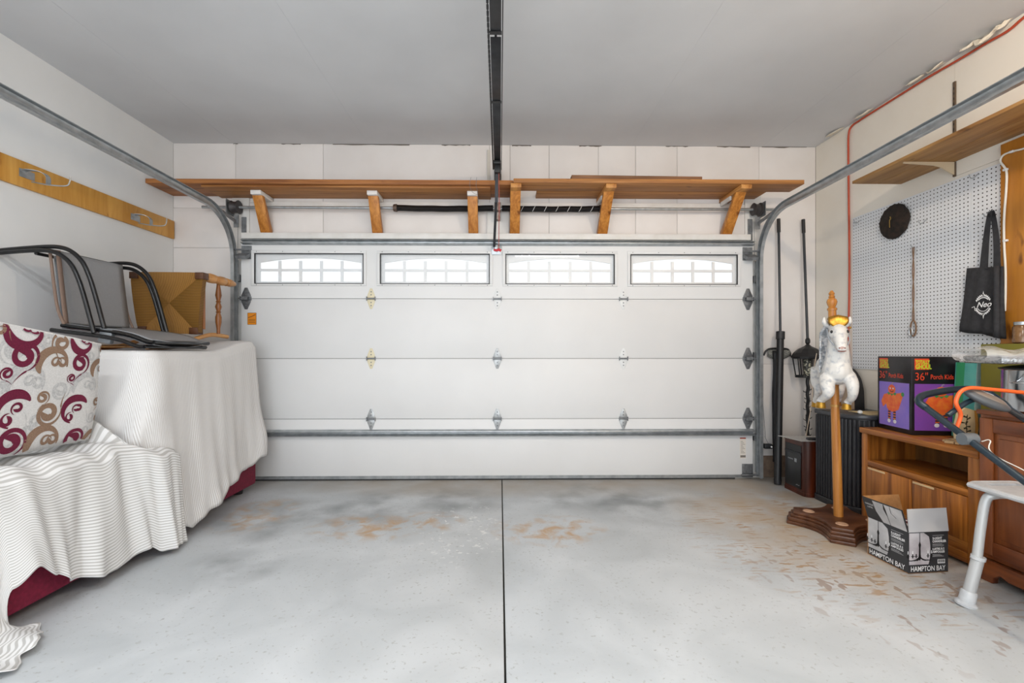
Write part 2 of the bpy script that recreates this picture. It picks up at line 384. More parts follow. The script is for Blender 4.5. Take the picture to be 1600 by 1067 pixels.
# ================================================================== GARAGE DOOR
dz = [0.012, 0.556, 1.104, 1.645, 2.163]
DX0, DX1 = -2.33, 2.315
gd = T('door_1', 'white sectional garage door with four small arched windows', 'garage door', (0, DY, 0)); struct(gd)
m_glass = bpy.data.materials.new('window_glass'); m_glass.use_nodes = True
nt = m_glass.node_tree; nt.nodes.clear(); o_ = nn(nt, 'ShaderNodeOutputMaterial'); mxs = nn(nt, 'ShaderNodeMixShader'); tr = nn(nt, 'ShaderNodeBsdfTransparent'); gl = nn(nt, 'ShaderNodeBsdfGlossy'); gl.inputs['Roughness'].default_value = 0.02
fr = nn(nt, 'ShaderNodeFresnel'); fr.inputs[0].default_value = 1.45
nt.links.new(fr.outputs[0], mxs.inputs[0]); nt.links.new(tr.outputs[0], mxs.inputs[1]); nt.links.new(gl.outputs[0], mxs.inputs[2]); nt.links.new(mxs.outputs[0], o_.inputs[0])
m_gasket = M('rubber_gasket', '#2d2d2f', 0.7)
m_muntin = M('grille_white', '#efefef', 0.5)
m_cream = M('cream_plastic', '#dcd2b4', 0.45)
m_hgrey = M('hinge_grey', '#b4b6b7', 0.4, 0.5, col2='#9fa1a3', scale=40)
m_hwhite = M('hinge_white', '#dedfdf', 0.4)
m_hdark = M('hinge_dark', '#7c7e81', 0.45, 0.5, col2='#66686b', scale=40)
wins = [(-2.209, -1.232), (-1.082, -0.092), (0.053, 1.045), (1.191, 2.173)]
WZ0, WZ1 = 1.779, 2.052
sections = []
for i in range(4):
    mb = MB(); z0, z1 = dz[i] + 0.0016, dz[i+1] - 0.0016
    if i < 3: mb.box(DX0, DX1, DY, DY + 0.045, z0, z1)
    else:
        mb.box(DX0, DX1, DY, DY + 0.045, z0, WZ0); mb.box(DX0, DX1, DY, DY + 0.045, WZ1, z1)
        xs = [DX0] + [q for w_ in wins for q in w_] + [DX1]
        for k in range(0, 10, 2): mb.box(xs[k], xs[k+1], DY, DY + 0.045, WZ0, WZ1)
    sections.append(mb.build('door_section', m_door, gd, bevel=0.0 if i == 3 else 0.003))
top = sections[3]
for j in (1, 2, 3): B(DX0, DX1, DY + 0.008, DY + 0.044, dz[j] - 0.0015, dz[j] + 0.0015).build('joint_shade_strip', m_gasket, sections[j - 1])  # added dark strip draws the shaded line of each section joint
for (a, b_) in wins:
    fm = MB(); fw = 0.028
    fm.box(a - fw, b_ + fw, DY - 0.010, DY - 0.0005, WZ1 + 0.002, WZ1 + fw); fm.box(a - fw, b_ + fw, DY - 0.010, DY - 0.0005, WZ0 - fw + 0.01, WZ0 - 0.002)
    fm.box(a - fw, a - 0.002, DY - 0.010, DY - 0.0005, WZ0 - 0.002, WZ1 + 0.002); fm.box(b_ + 0.002, b_ + fw, DY - 0.010, DY - 0.0005, WZ0 - 0.002, WZ1 + 0.002)
    fo = fm.build('window_frame', m_door, top, bevel=0.002)
    gm = MB(); t_ = 0.006
    gm.box(a, b_, DY - 0.008, DY + 0.004, WZ1 - t_, WZ1); gm.box(a, b_, DY - 0.008, DY + 0.004, WZ0, WZ0 + t_ * 0.8); gm.box(a, a + t_, DY - 0.008, DY + 0.004, WZ0, WZ1); gm.box(b_ - t_, b_, DY - 0.008, DY + 0.004, WZ0, WZ1)
    gm.build('gasket', m_gasket, top)
    B(a + t_, b_ - t_, DY + 0.012, DY + 0.016, WZ0 + t_, WZ1 - t_).build('window_pane', m_glass, top)
    # arched grille insert outside the glass: frame, five columns, two rows
    W_ = b_ - a; H_ = WZ1 - WZ0; g = MB(); y0, y1 = DY + 0.030, DY + 0.042
    cols = [(0.035 + 0.192*k, 0.200 + 0.1925*k) for k in range(5)]
    def arch(u): q = (u - 0.5) / 0.467; return WZ0 + H_ * (0.715 + 0.155 * (1 - q*q))
    g.box(a, b_, y0 - 0.0006, y1 - 0.001, WZ0, WZ0 + H_*0.09)
    g.box(a, b_, y0 + 0.0006, y1 + 0.001, WZ0 + H_*0.43, WZ0 + H_*0.515)
    ed = [0.0] + [q for c_ in cols for q in c_] + [1.0]
    for k in range(0, 12, 2): g.box(a + W_*ed[k], a + W_*ed[k+1], y0, y1, WZ0 + H_*0.05, WZ0 + H_*0.78)
    N = 20; lo = [(a + W_*(k/N), max(WZ0 + H_*0.7, min(arch(k/N), WZ1))) for k in range(N + 1)]
    g.prism(lo + [(b_, WZ1), (a, WZ1)], lambda u, v, w_: Vector((u, w_, v)), y0 - 0.0012, y1 + 0.0015)
    g.build('arched_grille', m_muntin, top)
    for k in range(5):
        for zz in (WZ1 + 0.016, WZ0 - 0.012): MB().lathe([(0.004, 0), (0.003, 0.002)], (a + W_*(0.02 + 0.24*k), DY - 0.0102, zz), (0, -1, 0), 8).build('screw', m_hdark, top)
# struts
def strut(z0, z1, parent, name='strut'):
    prof = [(0, z0), (-0.012, z0), (-0.05, z0 + 0.010), (-0.052, z0 + 0.016), (-0.018, (z0+z1)/2 - 0.004), (-0.018, (z0+z1)/2 + 0.004), (-0.052, z1 - 0.016), (-0.05, z1 - 0.010), (-0.012, z1), (0, z1)]
    m_ = MB().prism([(DY - 0.001 + u, v) for u, v in prof], lambda u, v, w_: Vector((w_, u, v)), DX0 + 0.02, DX1 - 0.005)
    return m_.build(name, m_galv, parent)
strut(2.128, 2.178, sections[3]); strut(0.398, 0.462, sections[0])
B(DX0, DX1 - 0.16, DY + 0.005, DY + 0.04, 0.0, dz[0] + 0.0).build('bottom_seal', m_gasket, sections[0])
B(DX0, DX1, DY - 0.003, DY - 0.0004, dz[0] + 0.002, dz[0] + 0.03).build('bottom_retainer', m_galv, sections[0])
# hinges
def hinge(x, z, mat, parent, end=0):
    mb = MB(); hw, hh = (0.034, 0.093) if not end else (0.042, 0.098)
    def leaf(s):
        return [(x - hw, z + s*0.006), (x - hw, z + s*0.03), (x - hw*0.28, z + s*hh), (x + hw*0.28, z + s*hh), (x + hw, z + s*0.03), (x + hw, z + s*0.006)]
    for s in (1, -1): mb.prism(leaf(s), lambda u, v, w_: Vector((u, w_, v)), DY - 0.004, DY - 0.0003)
    h = mb.build('hinge', mat, parent, bevel=0.0008)
    k = MB(); k.tube([(x - hw*1.15, DY - 0.012, z), (x + hw*1.15, DY - 0.012, z)], 0.007, 10)
    for s in (-1, 1): k.box(x + s*hw*1.1 - 0.002, x + s*hw*1.1 + 0.002, DY - 0.022, DY - 0.001, z - 0.018, z + 0.018)
    for s in (1, -1):
        for q in (0.035, 0.062): k.lathe([(0.006, 0), (0.005, 0.004)], (x, DY - 0.0042, z + s*q), (0, -1, 0), 8)
    if end:
        k.tube([(x - 0.03*end, DY - 0.03, z), (x + 0.07*end, DY - 0.03, z)], 0.006, 8)
        k.box(x - 0.03, x + 0.03, DY - 0.036, DY - 0.004, z - 0.014, z + 0.014)
    k.build('hinge_pin', m_galvd, parent)
hc = {(0, 3): m_cream, (1, 3): m_hwhite, (2, 3): m_hwhite, (0, 2): m_cream, (1, 2): m_hgrey, (2, 2): m_hwhite, (0, 1): m_hgrey, (1, 1): m_hgrey, (2, 1): m_hgrey}
for j in (1, 2, 3):
    for i, x in enumerate((-1.163, -0.022, 1.127)): hinge(x, dz[j], hc[(i, j)], sections[j - 1])
    hinge(DX0 + 0.045, dz[j], m_hdark, sections[j - 1], -1); hinge(DX1 - 0.045, dz[j], m_hdark, sections[j - 1], 1)
# top roller brackets and bottom corner brackets
for s, x in ((-1, DX0 + 0.05), (1, DX1 - 0.05)):
    k = MB(); k.box(x - 0.045, x + 0.045, DY - 0.006, DY - 0.0005, 2.0, 2.12); k.obox((x + s*0.01, DY - 0.045, 2.02), (0.1, 0.08, 0.03), rotm(0.5)); k.tube([(x - 0.05*s, DY - 0.05, 2.075), (x + 0.085*s, DY - 0.05, 2.075)], 0.008, 8)
    k.build('top_roller_bracket', m_galvd, sections[3])
    k = MB(); k.box(x - 0.05, x + 0.05, DY - 0.007, DY - 0.0005, 0.02, 0.14); k.tube([(x - 0.07*s, DY - 0.03, 0.045), (x + 0.08*s, DY - 0.03, 0.045)], 0.009, 8)
    for q in (-0.025, 0.025): k.lathe([(0.009, 0), (0.008, 0.006)], (x + q, DY - 0.007, 0.06), (0, -1, 0), 8)
    k.build('corner_bracket', m_hdark, sections[0], bevel=0.001)
# stickers on the door
fc = Flat((PY(387, 507, DY).x, DY - 0.0006, PY(387, 507, DY).z), (1, 0, 0), (0, 0, 1))
st = MB(); fc.rect(st, 0, 0.077, 0, 0.105, 0); sk = st.build('warning_sticker', M('sticker_orange', '#e08a18', 0.5), sections[2])
ln = MB(); fc.ribbon(ln, [(0.004, 0.062), (0.035, 0.072), (0.07, 0.09)], 0.006, 0.0005)
for q in (0.045, 0.034, 0.02): fc.ribbon(ln, [(0.008, q), (0.069, q)], 0.004, 0.0005)
for a, b_ in (((0, 0), (0.077, 0)), ((0, 0.105), (0.077, 0.105)), ((0, 0), (0, 0.105)), ((0.077, 0), (0.077, 0.105))): fc.ribbon(ln, [a, b_], 0.003, 0.0005)
ln.build('sticker_print', M('sticker_ink', '#6b3c10', 0.6), sections[2])
fc = Flat((PY(1156, 716, DY).x, DY - 0.0006, PY(1156, 716, DY).z), (1, 0, 0), (0, 0, 1))
st = MB(); fc.rect(st, 0, 0.055, 0, 0.19, 0); st.build('label_sticker', M('sticker_white', '#ddd6cd', 0.5), sections[0])
ln = MB(); fc.rect(ln, 0, 0.055, 0.178, 0.19, 0.0005); ln.build('sticker_print', M('ink_red', '#a03a2c', 0.6), sections[0])
ln = MB()
for k in range(9): fc.ribbon(ln, [(0.008, 0.05 + 0.013*k), (0.047 - 0.01*(k % 3), 0.05 + 0.013*k)], 0.003, 0.0005)
for k in range(4): fc.rect(ln, 0.006 + 0.012*k, 0.015 + 0.012*k, 0.008, 0.028, 0.0005)
ln.build('sticker_print', M('ink_dark', '#3d352f', 0.6), sections[0])

# ================================================================== TRACKS
def track(s):
    X = -2.362 if s < 0 else 2.348
    side = 'coat hook board' if s < 0 else 'pegboard'
    t = T('door_track', 'curved galvanised garage door track on the side of the %s wall' % side, 'door track', (X, 4.17, 0))
    cy, cz, r = 3.77, 1.985, 0.395
    path = [(cy + r, 0.03), (cy + r, 1.0), (cy + r, cz)]
    path += [(cy + r*math.cos(a), cz + r*math.sin(a)) for a in [pi/2*k/14 for k in range(1, 15)]]
    path += [(2.5, cz + r + 0.02), (1.2, cz + r + 0.042)]
    # C channel: opening towards the door's middle (x), 2 inch wide
    w_, d_, th = 0.03, 0.052, 0.0025; o = s
    prof = [(-o*0.016, w_), (o*0.012, w_), (o*0.02, w_*0.55), (o*0.02, -w_*0.55), (o*0.012, -w_), (-o*0.016, -w_), (-o*0.016, -w_ + th*1.6), (o*0.010, -w_ + th*1.6), (o*0.017, -w_*0.5), (o*0.017, w_*0.5), (o*0.010, w_ - th*1.6), (-o*0.016, w_ - th*1.6)]
    vs, fs = [], []; n = len(prof)
    for i, (y, z) in enumerate(path):
        a, b_ = path[max(i-1, 0)], path[min(i+1, len(path)-1)]
        ty, tz = b_[0]-a[0], b_[1]-a[1]; L = math.hypot(ty, tz); ty /= L; tz /= L
        for (px_, pn) in prof: vs.append((X + px_, y + tz*pn, z - ty*pn))
    for i in range(len(path)-1):
        for k in range(n): fs.append((i*n+k, i*n+(k+1) % n, (i+1)*n+(k+1) % n, (i+1)*n+k))
    fs += [tuple(range(n))[::-1], tuple((len(path)-1)*n+k for k in range(n))]
    MB().add(vs, fs).build('track_rail', m_galv, t, smooth=True, angle=35)
    # angle flange behind the vertical part
    B(X + (0.02 if s > 0 else -0.022), X + (0.022 if s > 0 else -0.02), 4.16, 4.274, 0.05, 2.0).build('wall_angle', m_galv, t)
    for z in (0.35, 1.1, 1.8): B(X - 0.018, X + 0.022, 4.2, 4.274, z, z + 0.06).build('jamb_bracket', m_galvd, t)
    # perforated strap from the bearing plate to the curve
    k = MB(); k.beam((X, 4.20, 2.33), (X + s*0.03, 3.80, 2.41), 0.004, 0.032, (1, 0, 0)); k.beam((X + 0.0, 4.205, 2.28), (X, 4.205, 2.39), 0.045, 0.004); k.build('flag_strap', m_galvd, t)
    k = MB()
    for z in (2.0, 2.08, 2.16, 2.24, 2.32): k.box(X - s*0.035 - 0.012, X - s*0.035 + 0.012, 4.255, 4.262, z - 0.035, z + 0.035)
    k.box(X - s*0.035 - 0.02, X - s*0.035 + 0.02, 4.262, 4.274, 1.96, 2.39); k.build('flag_angle', m_galvd, t)
    # hanger to the ceiling near the free end
    k = MB(); k.beam((X + s*0.03, 1.3, ZC - 0.002), (X + s*0.03, 1.3, 2.40), 0.004, 0.03, (1, 0, 0)); k.build('ceiling_hanger', m_galvd, t)
    return t
track(-1); track(1)

# ================================================================== TORSION SPRING
RY, RZ = 4.21, 2.462
ts = T('torsion_spring_shaft', 'steel torsion shaft with black coil springs above the garage door', 'door spring', (0, RY, RZ))
xa, xb = PY(316, 325, RY).x, PY(1216, 325, RY).x
MB().tube([(xa, RY, RZ), (xb, RY, RZ)], 0.0127, 12).build('shaft', m_galv, ts, smooth=True)
m_spring, nt, b = base_mat('black_coil'); b.inputs['Base Color'].default_value = lin('#1d1d1f'); b.inputs['Roughness'].default_value = 0.42; b.inputs['Metallic'].default_value = 0.3
wv = nn(nt, 'ShaderNodeTexWave'); wv.inputs['Scale'].default_value = 1; nt.links.new(coords(nt, (45, 0, 0)), wv.inputs[0]); bp = nn(nt, 'ShaderNodeBump'); bp.inputs['Strength'].default_value = 0.8; bp.inputs['Distance'].default_value = 0.004
nt.links.new(wv.outputs['Fac'], bp.inputs['Height']); nt.links.new(bp.outputs[0], b.inputs['Normal'])
x0, xm0, xm1, x1 = PY(617, 325, RY).x, -0.06, 0.02, PY(940, 325, RY).x
for a, b_, nm in ((x0, xm0, 0), (xm1, x1, 1)):
    n = 24
    MB().tube([(a + (b_-a)*i/n, RY, RZ + 0.0012*math.sin(i*0.9) - 0.006*math.sin(pi*i/n)) for i in range(n+1)], 0.027, 16).build('coil_spring', m_spring, ts, smooth=True)
    e = a if nm == 0 else b_
    MB().lathe([(0.02, -0.02), (0.034, -0.02), (0.034, 0.0), (0.03, 0.012), (0.02, 0.012)], (e, RY, RZ), (1 if nm else -1, 0, 0), 14).build('winding_cone', M('cone_brown', '#6a5a50', 0.5, 0.6), ts, smooth=True)
for k in range(7):
    mk = MB()
    xx = xm1 + 0.17 + 0.105*k
    mk.tube([(xx + 0.03*t_/10, RY - 0.0285*math.cos((t_-5)*0.22), RZ - 0.004 + 0.0285*math.sin((t_-5)*0.22)) for t_ in range(11)], 0.0022, 5)
    mk.build('paint_mark', m_hwhite, ts)
k = MB(); k.box(-0.045, 0.005, 4.205, 4.2615, 2.36, 2.51); k.box(-0.05, 0.01, 4.15, 4.21, 2.43, 2.50); k.build('centre_bracket', M('bracket_rust', '#7d6a60', 0.6, 0.5, col2='#a79d95', scale=30), ts, bevel=0.003)
for s, px in ((-1, 368), (1, 1182)):
    xx = PY(px, 325, RY).x
    MB().lathe([(0.02, -0.035), (0.05, -0.035), (0.058, -0.03), (0.05, -0.02), (0.047, 0.02), (0.060, 0.028), (0.060, 0.035), (0.02, 0.035)], (xx, RY, RZ), (1, 0, 0), 20).build('cable_drum', M('drum_grey', '#4a4748', 0.5, 0.5), ts, smooth=True)
    B(xx + s*0.05 - 0.003, xx + s*0.05 + 0.003, 4.15, 4.2735, RZ - 0.07, RZ + 0.06).build('bearing_plate', m_galvd, ts)
    MB().tube([(xx - s*0.028, 4.20, RZ - 0.05), (xx - s*0.03, 4.185, 1.2), (xx - s*0.03, 4.178, 0.08)], 0.0022, 6).build('lift_cable', m_galvd, ts)

# ================================================================== OPENER RAIL
OXX = -0.02
op = T('garage_door_opener', 'black chain-drive garage door opener rail under the ceiling with red release handle', 'door opener', (OXX, 4.12, 2.72))
OZ_ = 2.735
prof = [(-0.027, 0.0), (0.027, 0.0), (0.027, 0.008), (0.006, 0.008), (0.006, 0.05), (-0.006, 0.05), (-0.006, 0.008), (-0.027, 0.008)]
for (y0, y1) in ((4.12, 2.92), (2.915, 2.325), (2.28, 1.0)):
    MB().prism([(OXX + u, OZ_ + v) for u, v in prof], lambda u, v, w_: Vector((u, w_, v)), y0, y1).build('rail', m_darkst, op, bevel=0.001)
for y in (2.9175, 2.2825): B(OXX - 0.03, OXX + 0.03, y - 0.012, y + 0.012, OZ_ - 0.004, OZ_ - 0.0005).build('rail_joint', m_black, op)
ch = MB(); n = 150
for i in range(n):
    y = 1.05 + 3.0*i/n
    ch.obox((OXX - 0.036, y, OZ_ + 0.012), (0.006 if i % 2 else 0.011, 0.018, 0.012))
co = ch.build('drive_chain', m_black, op); co['kind'] = 'stuff'
MB().tube([(OXX + 0.034, 1.05, OZ_ + 0.012), (OXX + 0.034, 4.05, OZ_ + 0.012)], 0.003, 6).build('drive_cable', m_black, op)
k = MB(); k.box(OXX - 0.03, OXX + 0.035, 4.09, 4.25, OZ_ - 0.005, OZ_ + 0.05); k.box(OXX - 0.03, OXX + 0.03, 4.25, WY - 0.0025, OZ_ - 0.06, OZ_ + 0.1); k.build('header_bracket', m_galvd, op, bevel=0.002)
k = MB(); k.box(OXX - 0.03, OXX + 0.03, 3.80, 3.93, OZ_ - 0.03, OZ_ - 0.0045); k.box(OXX - 0.022, OXX + 0.022, 3.83, 3.90, OZ_ - 0.09, OZ_ - 0.03); k.build('trolley', m_black, op, bevel=0.002)
k = MB(); k.beam((OXX - 0.005, 3.87, OZ_ - 0.06), (OXX - 0.008, 3.905, 2.42), 0.026, 0.006); k.beam((OXX - 0.008, 3.911, 2.48), (OXX - 0.03, 4.15, 2.10), 0.022, 0.006); k.build('door_arm', m_darkst, op)
k = MB(); k.box(-0.075, 0.02, DY - 0.012, DY - 0.0535 + 0.05, 2.045, 2.125); k.box(-0.045, -0.02, DY - 0.08, DY - 0.012, 2.08, 2.12); k.build('door_bracket', m_galv, op, bevel=0.002)
MB().tube([(OXX + 0.012, 3.86, OZ_ - 0.05), (OXX + 0.016, 3.86, 2.4), (OXX + 0.012, 3.86, 2.02)], 0.0028, 6).build('release_cord', M('cord_red', '#a8504a', 0.7), op)
k = MB(); k.tube(bez([(OXX - 0.028, 3.86, 2.012), (OXX - 0.01, 3.855, 2.005), (OXX + 0.012, 3.86, 2.012), (OXX + 0.032, 3.86, 2.003)], 5), [0.009]*6 + [0.011]*5 + [0.011]*5, 10); k.build('release_handle', M('handle_red', '#c01f2e', 0.4), op, smooth=True)
# motor head, behind the photograph's view, hung from the ceiling
k = MB(); k.box(OXX - 0.14, OXX + 0.14, 0.62, 1.0, 2.68, 2.85); k.build('motor_head', M('opener_grey', '#55575a', 0.5), op, bevel=0.02)
for s in (-1, 1): MB().beam((OXX + s*0.1, 0.8, 2.85), (OXX + s*0.1, 0.8, ZC), 0.03, 0.004).build('hanger', m_galvd, op)

# ================================================================== SHELF OVER THE DOOR
wd_plank = wood('plank_wood', '#855026', '#b2743c', 'X', 0.6, 40, '#6b3f1c')
wd_plank2 = wood('plank_wood_pale', '#8e5a2c', '#bb8248', 'X', 0.6, 40, '#7a4a24')
wd_old = wood('old_plank_wood', '#6f4c31', '#94694a', 'X', 0.7, 40)
wd_brace = wood('brace_wood', '#a05f1c', '#cd8a3c', 'Z', 0.45, 60, '#7a430f')
wd_arm = wood('arm_wood', '#a3672c', '#cf9450', 'Y', 0.5, 60)
def plank(label, mat, x0, x1, y0, y1, z0, z1, bev=0.003):
    return tag(B(x0, x1, y0, y1, z0, z1).build('shelf_plank', mat, base=((x0+x1)/2, (y0+y1)/2, z0), bevel=bev), label, 'plank', 'planks of the shelf over the garage door')
plank('long brown shelf plank over the door reaching the coat hook wall', wd_plank, XL + 0.003, PY(802, 280, 3.95).x, 3.95, 4.285, 2.584, 2.622)
plank('thinner plank fixed under the shelf plank that reaches the coat hook wall', wd_plank2, PY(313, 290, 3.98).x, PY(766, 290, 3.98).x, 3.985, 4.285, 2.566, 2.583)
plank('brown shelf plank over the door with its free end by the pegboard wall', wd_plank2, 0.115, PY(1257, 283, 3.88).x, 3.88, 4.083, 2.577, 2.613)
plank('short plank against the wall behind the free-ended shelf plank', wd_plank2, PY(838, 300, 4.2).x, PY(1186, 300, 4.2).x, 4.086, 4.285, 2.577, 2.613)
tag(MB().obox(((PY(892, 272, 3.95).x + PY(1095, 272, 3.95).x)/2, 3.96, 2.6345), (PY(1095, 272, 3.95).x - PY(892, 272, 3.95).x, 0.09, 0.038), rotm(0, 0.004, 0.01)).build('loose_board', wd_old, base=(1.1, 3.96, 2.614), bevel=0.003),
    'dull brown loose board lying on top of the shelf over the door', 'board')
names = ['shelf bracket with a white arm nearest the coat hook wall', 'second shelf bracket from the coat hook wall, arm painted white', 'third shelf bracket from the coat hook wall, white block end beside the opener rail',
         'upright looking brown shelf bracket beside the opener rail, without white paint', 'brown shelf bracket second from the pegboard wall, under the loose board', 'brown shelf bracket nearest the pegboard wall']
for i, (pb, pt) in enumerate(((418, 397), (591, 578), (740, 737), (804, 804), (940, 952), (1133, 1160))):
    xb_ = PY(pb, 360, 4.26).x; front = 4.05 if i < 3 else 3.885
    zt = 2.565 if i < 3 else 2.576
    t = T('shelf_bracket', names[i], 'shelf bracket', (xb_, WY, 2.236), 'brackets of the shelf over the door')
    xt = xb_ if i != 3 else 0.128
    B(xb_ - 0.044, xb_ + 0.044, front, 4.287 if abs(xb_) > 0.2 else 4.26, zt - 0.036, zt - 0.0005).build('arm', m_white if i < 3 else wd_arm, t, bevel=0.002)
    yt = front + 0.03 if i < 3 else 3.97
    a = Vector((xb_, yt + 0.02, zt - 0.037)); b_ = Vector((xb_, 4.252, 2.238))
    # brace cut level at both ends
    th = 0.04; n_ = 0.052
    MB().prism([(a.y - th*0.5, a.z), (a.y + th*0.5, a.z), (b_.y + 0.012, b_.z + 0.03), (b_.y + 0.012, b_.z), (b_.y - n_*0.6, b_.z)], lambda u, v, w_: Vector((w_, u, v)), xb_ - 0.044, xb_ + 0.044).build('brace', wd_brace, t, bevel=0.002)
    if i >= 4: B(xb_ - 0.0445, xb_ - 0.03, 4.08, 4.26, zt - 0.072, zt - 0.037).build('white_block', m_white, t)
    for q in (-0.015, 0.015): MB().lathe([(0.004, 0), (0.003, 0.002)], (xb_ + q, 4.222, 2.265), (0, -1, 0.2), 8).build('screw', m_galv, t)
# wire loop hanging by the third bracket
tag(MB().tube(bez([PY(736, 277, 3.94), PY(734, 288, 3.94), PY(738, 300, 4.0), PY(747, 303, 4.03), PY(744, 290, 3.945), PY(745, 277, 3.945)], 8), 0.0016, 6).build('wire_loop', m_galvd, base=PY(740, 300, 3.98), smooth=True), 'thin wire loop hanging over the shelf at the third bracket', 'wire')

# ================================================================== LEFT WALL: COAT RAIL
ply = wood('plywood_yellow', '#c58a33', '#dca550', 'Z', 0.5, 22, '#a8691c')
cr = T('coat_rail', 'long yellow plywood board with metal hooks on the plain white wall', 'coat rail', (XL, 3.0, 2.19))
B(XL + 0.0015, XL + 0.02, 1.2, 4.275, 2.19, 2.352).build('board', ply, cr, bevel=0.001)
for (px, py) in ((36, 272), (208, 340)):
    p = PX(px, py, XL + 0.02); y, z = p.y, p.z
    h = MB(); h.box(XL + 0.0205, XL + 0.023, y - 0.025, y + 0.07, z - 0.02, z + 0.03)
    h.build('hook_plate', m_galv, cr)
    h = MB()
    pts = [(XL + 0.024, y + 0.0, z - 0.02), (XL + 0.024, y, z + 0.02), (XL + 0.06, y + 0.02, z + 0.03), (XL + 0.10, y + 0.04, z + 0.024), (XL + 0.125, y + 0.05, z + 0.0), (XL + 0.125, y + 0.052, z - 0.045)]
    q = bez(pts, 4)
    for a, b_ in zip(q[:-1], q[1:]): h.beam(a, b_, 0.032, 0.003, (0, 1, 0.0))
    h.build('strap_hook', m_galv, cr)
    MB().tube(bez([(XL + 0.024, y + 0.05, z - 0.03), (XL + 0.12, y + 0.06, z - 0.045), (XL + 0.20, y + 0.09, z - 0.04), (XL + 0.215, y + 0.10, z - 0.01), (XL + 0.217, y + 0.10, z + 0.02)], 5), 0.004, 8).build('rod_hook', m_galv, cr, smooth=True)

# ================================================================== LEFT: SOFA UNDER SHEETS
m_maroon = M('maroon_upholstery', '#7c1233', 0.9, col2='#6a0d2b', scale=60, bump=0.3, bscale=220)
sf = T('sofa', 'maroon upholstered sofa on the floor under striped sheets', 'sofa', (-2.5, 2.9, 0))
B(-2.93, -2.055, 1.5, 3.96, 0.055, 0.50).build('base', m_maroon, sf, bevel=0.02)
B(-2.93, -2.10, 1.5, 2.57, 0.502, 0.64).build('seat_cushion', m_maroon, sf, bevel=0.05, bseg=3)
B(-2.93, -2.11, 2.80, 3.94, 0.502, 1.14).build('tall_end', m_maroon, sf, bevel=0.04, bseg=3)
for (x, y) in ((-2.15, 2.55), (-2.15, 3.85), (-2.15, 1.6), (-2.85, 1.6), (-2.85, 3.85), (-2.85, 2.55)): MB().lathe([(0.035, 0.0), (0.045, 0.055)], (x, y, 0), (0, 0, 1), 12).build('foot', m_black, sf)
def stripes(name, c1, c2, per, duty=0.5):
    m, nt, b = base_mat(name)
    uv = nn(nt, 'ShaderNodeUVMap'); sx = nn(nt, 'ShaderNodeSeparateXYZ'); nt.links.new(uv.outputs[0], sx.inputs[0])
    d = nn(nt, 'ShaderNodeMath', operation='DIVIDE'); d.inputs[1].default_value = per; nt.links.new(sx.outputs[0], d.inputs[0])
    fq = nn(nt, 'ShaderNodeMath', operation='PINGPONG'); fq.inputs[1].default_value = 0.5; nt.links.new(d.outputs[0], fq.inputs[0])
    r = nn(nt, 'ShaderNodeValToRGB'); e = r.color_ramp.elements; e[0].position = duty*0.5 - 0.05; e[1].position = duty*0.5 + 0.05; e[0].color = lin(c2); e[1].color = lin(c1)
    nt.links.new(fq.outputs[0], r.inputs[0]); nt.links.new(r.outputs[0], b.inputs['Base Color']); b.inputs['Roughness'].default_value = 0.9; b.inputs['Specular IOR Level'].default_value = 0.1
    return m
m_sheet = stripes('striped_cotton', '#dfdfdf', '#b9b8b6', 0.021, 0.45)
m_sheet2 = stripes('striped_cotton_fine', '#dfdfdf', '#c0bcb9', 0.014, 0.4)
def interp(tab, x):
    if x <= tab[0][0]: return tab[0][1]
    for (a, fa), (b_, fb) in zip(tab[:-1], tab[1:]):
        if x <= b_:
            t = (x - a) / (b_ - a); t = t*t*(3 - 2*t); return fa + (fb - fa)*t
    return tab[-1][1]
# --- sheet over the tall end
near = [(-2.93, 2.745), (-2.16, 2.745)] + [(-2.16 + 0.10*math.sin(a), 2.845 - 0.10*math.cos(a)) for a in [pi/2*k/6 for k in range(1, 6)]]
front = [(-2.06, 2.845), (-2.06, 3.90)] + [(-2.14 + 0.08*math.cos(a), 3.90 + 0.08*math.sin(a)) for a in [pi/2*k/6 for k in range(1, 6)]]
plan = [Vector(p) for p in near + front + [(-2.14, 3.98), (-2.90, 3.98)]]
cum = [0.0]
for a, b_ in zip(plan[:-1], plan[1:]): cum.append(cum[-1] + (b_ - a).length)
TL = cum[-1]
def plan_at(s):
    s = max(0, min(TL - 1e-6, s))
    for i in range(len(plan) - 1):
        if s <= cum[i+1]: 
            t = (s - cum[i]) / max(1e-9, cum[i+1] - cum[i]); return plan[i].lerp(plan[i+1], t), (plan[i+1] - plan[i]).normalized()
sc_near = 0.77 + 0.157   # path length at the near front corner
hem2 = [(0, 0.66), (0.6, 0.62), (0.85, 0.54), (0.94, 0.17), (1.00, 0.075), (1.07, 0.055), (1.16, 0.085), (1.32, 0.125), (1.5, 0.19), (1.8, 0.25), (2.0, 0.30), (2.15, 0.33), (2.4, 0.3), (3, 0.3)]
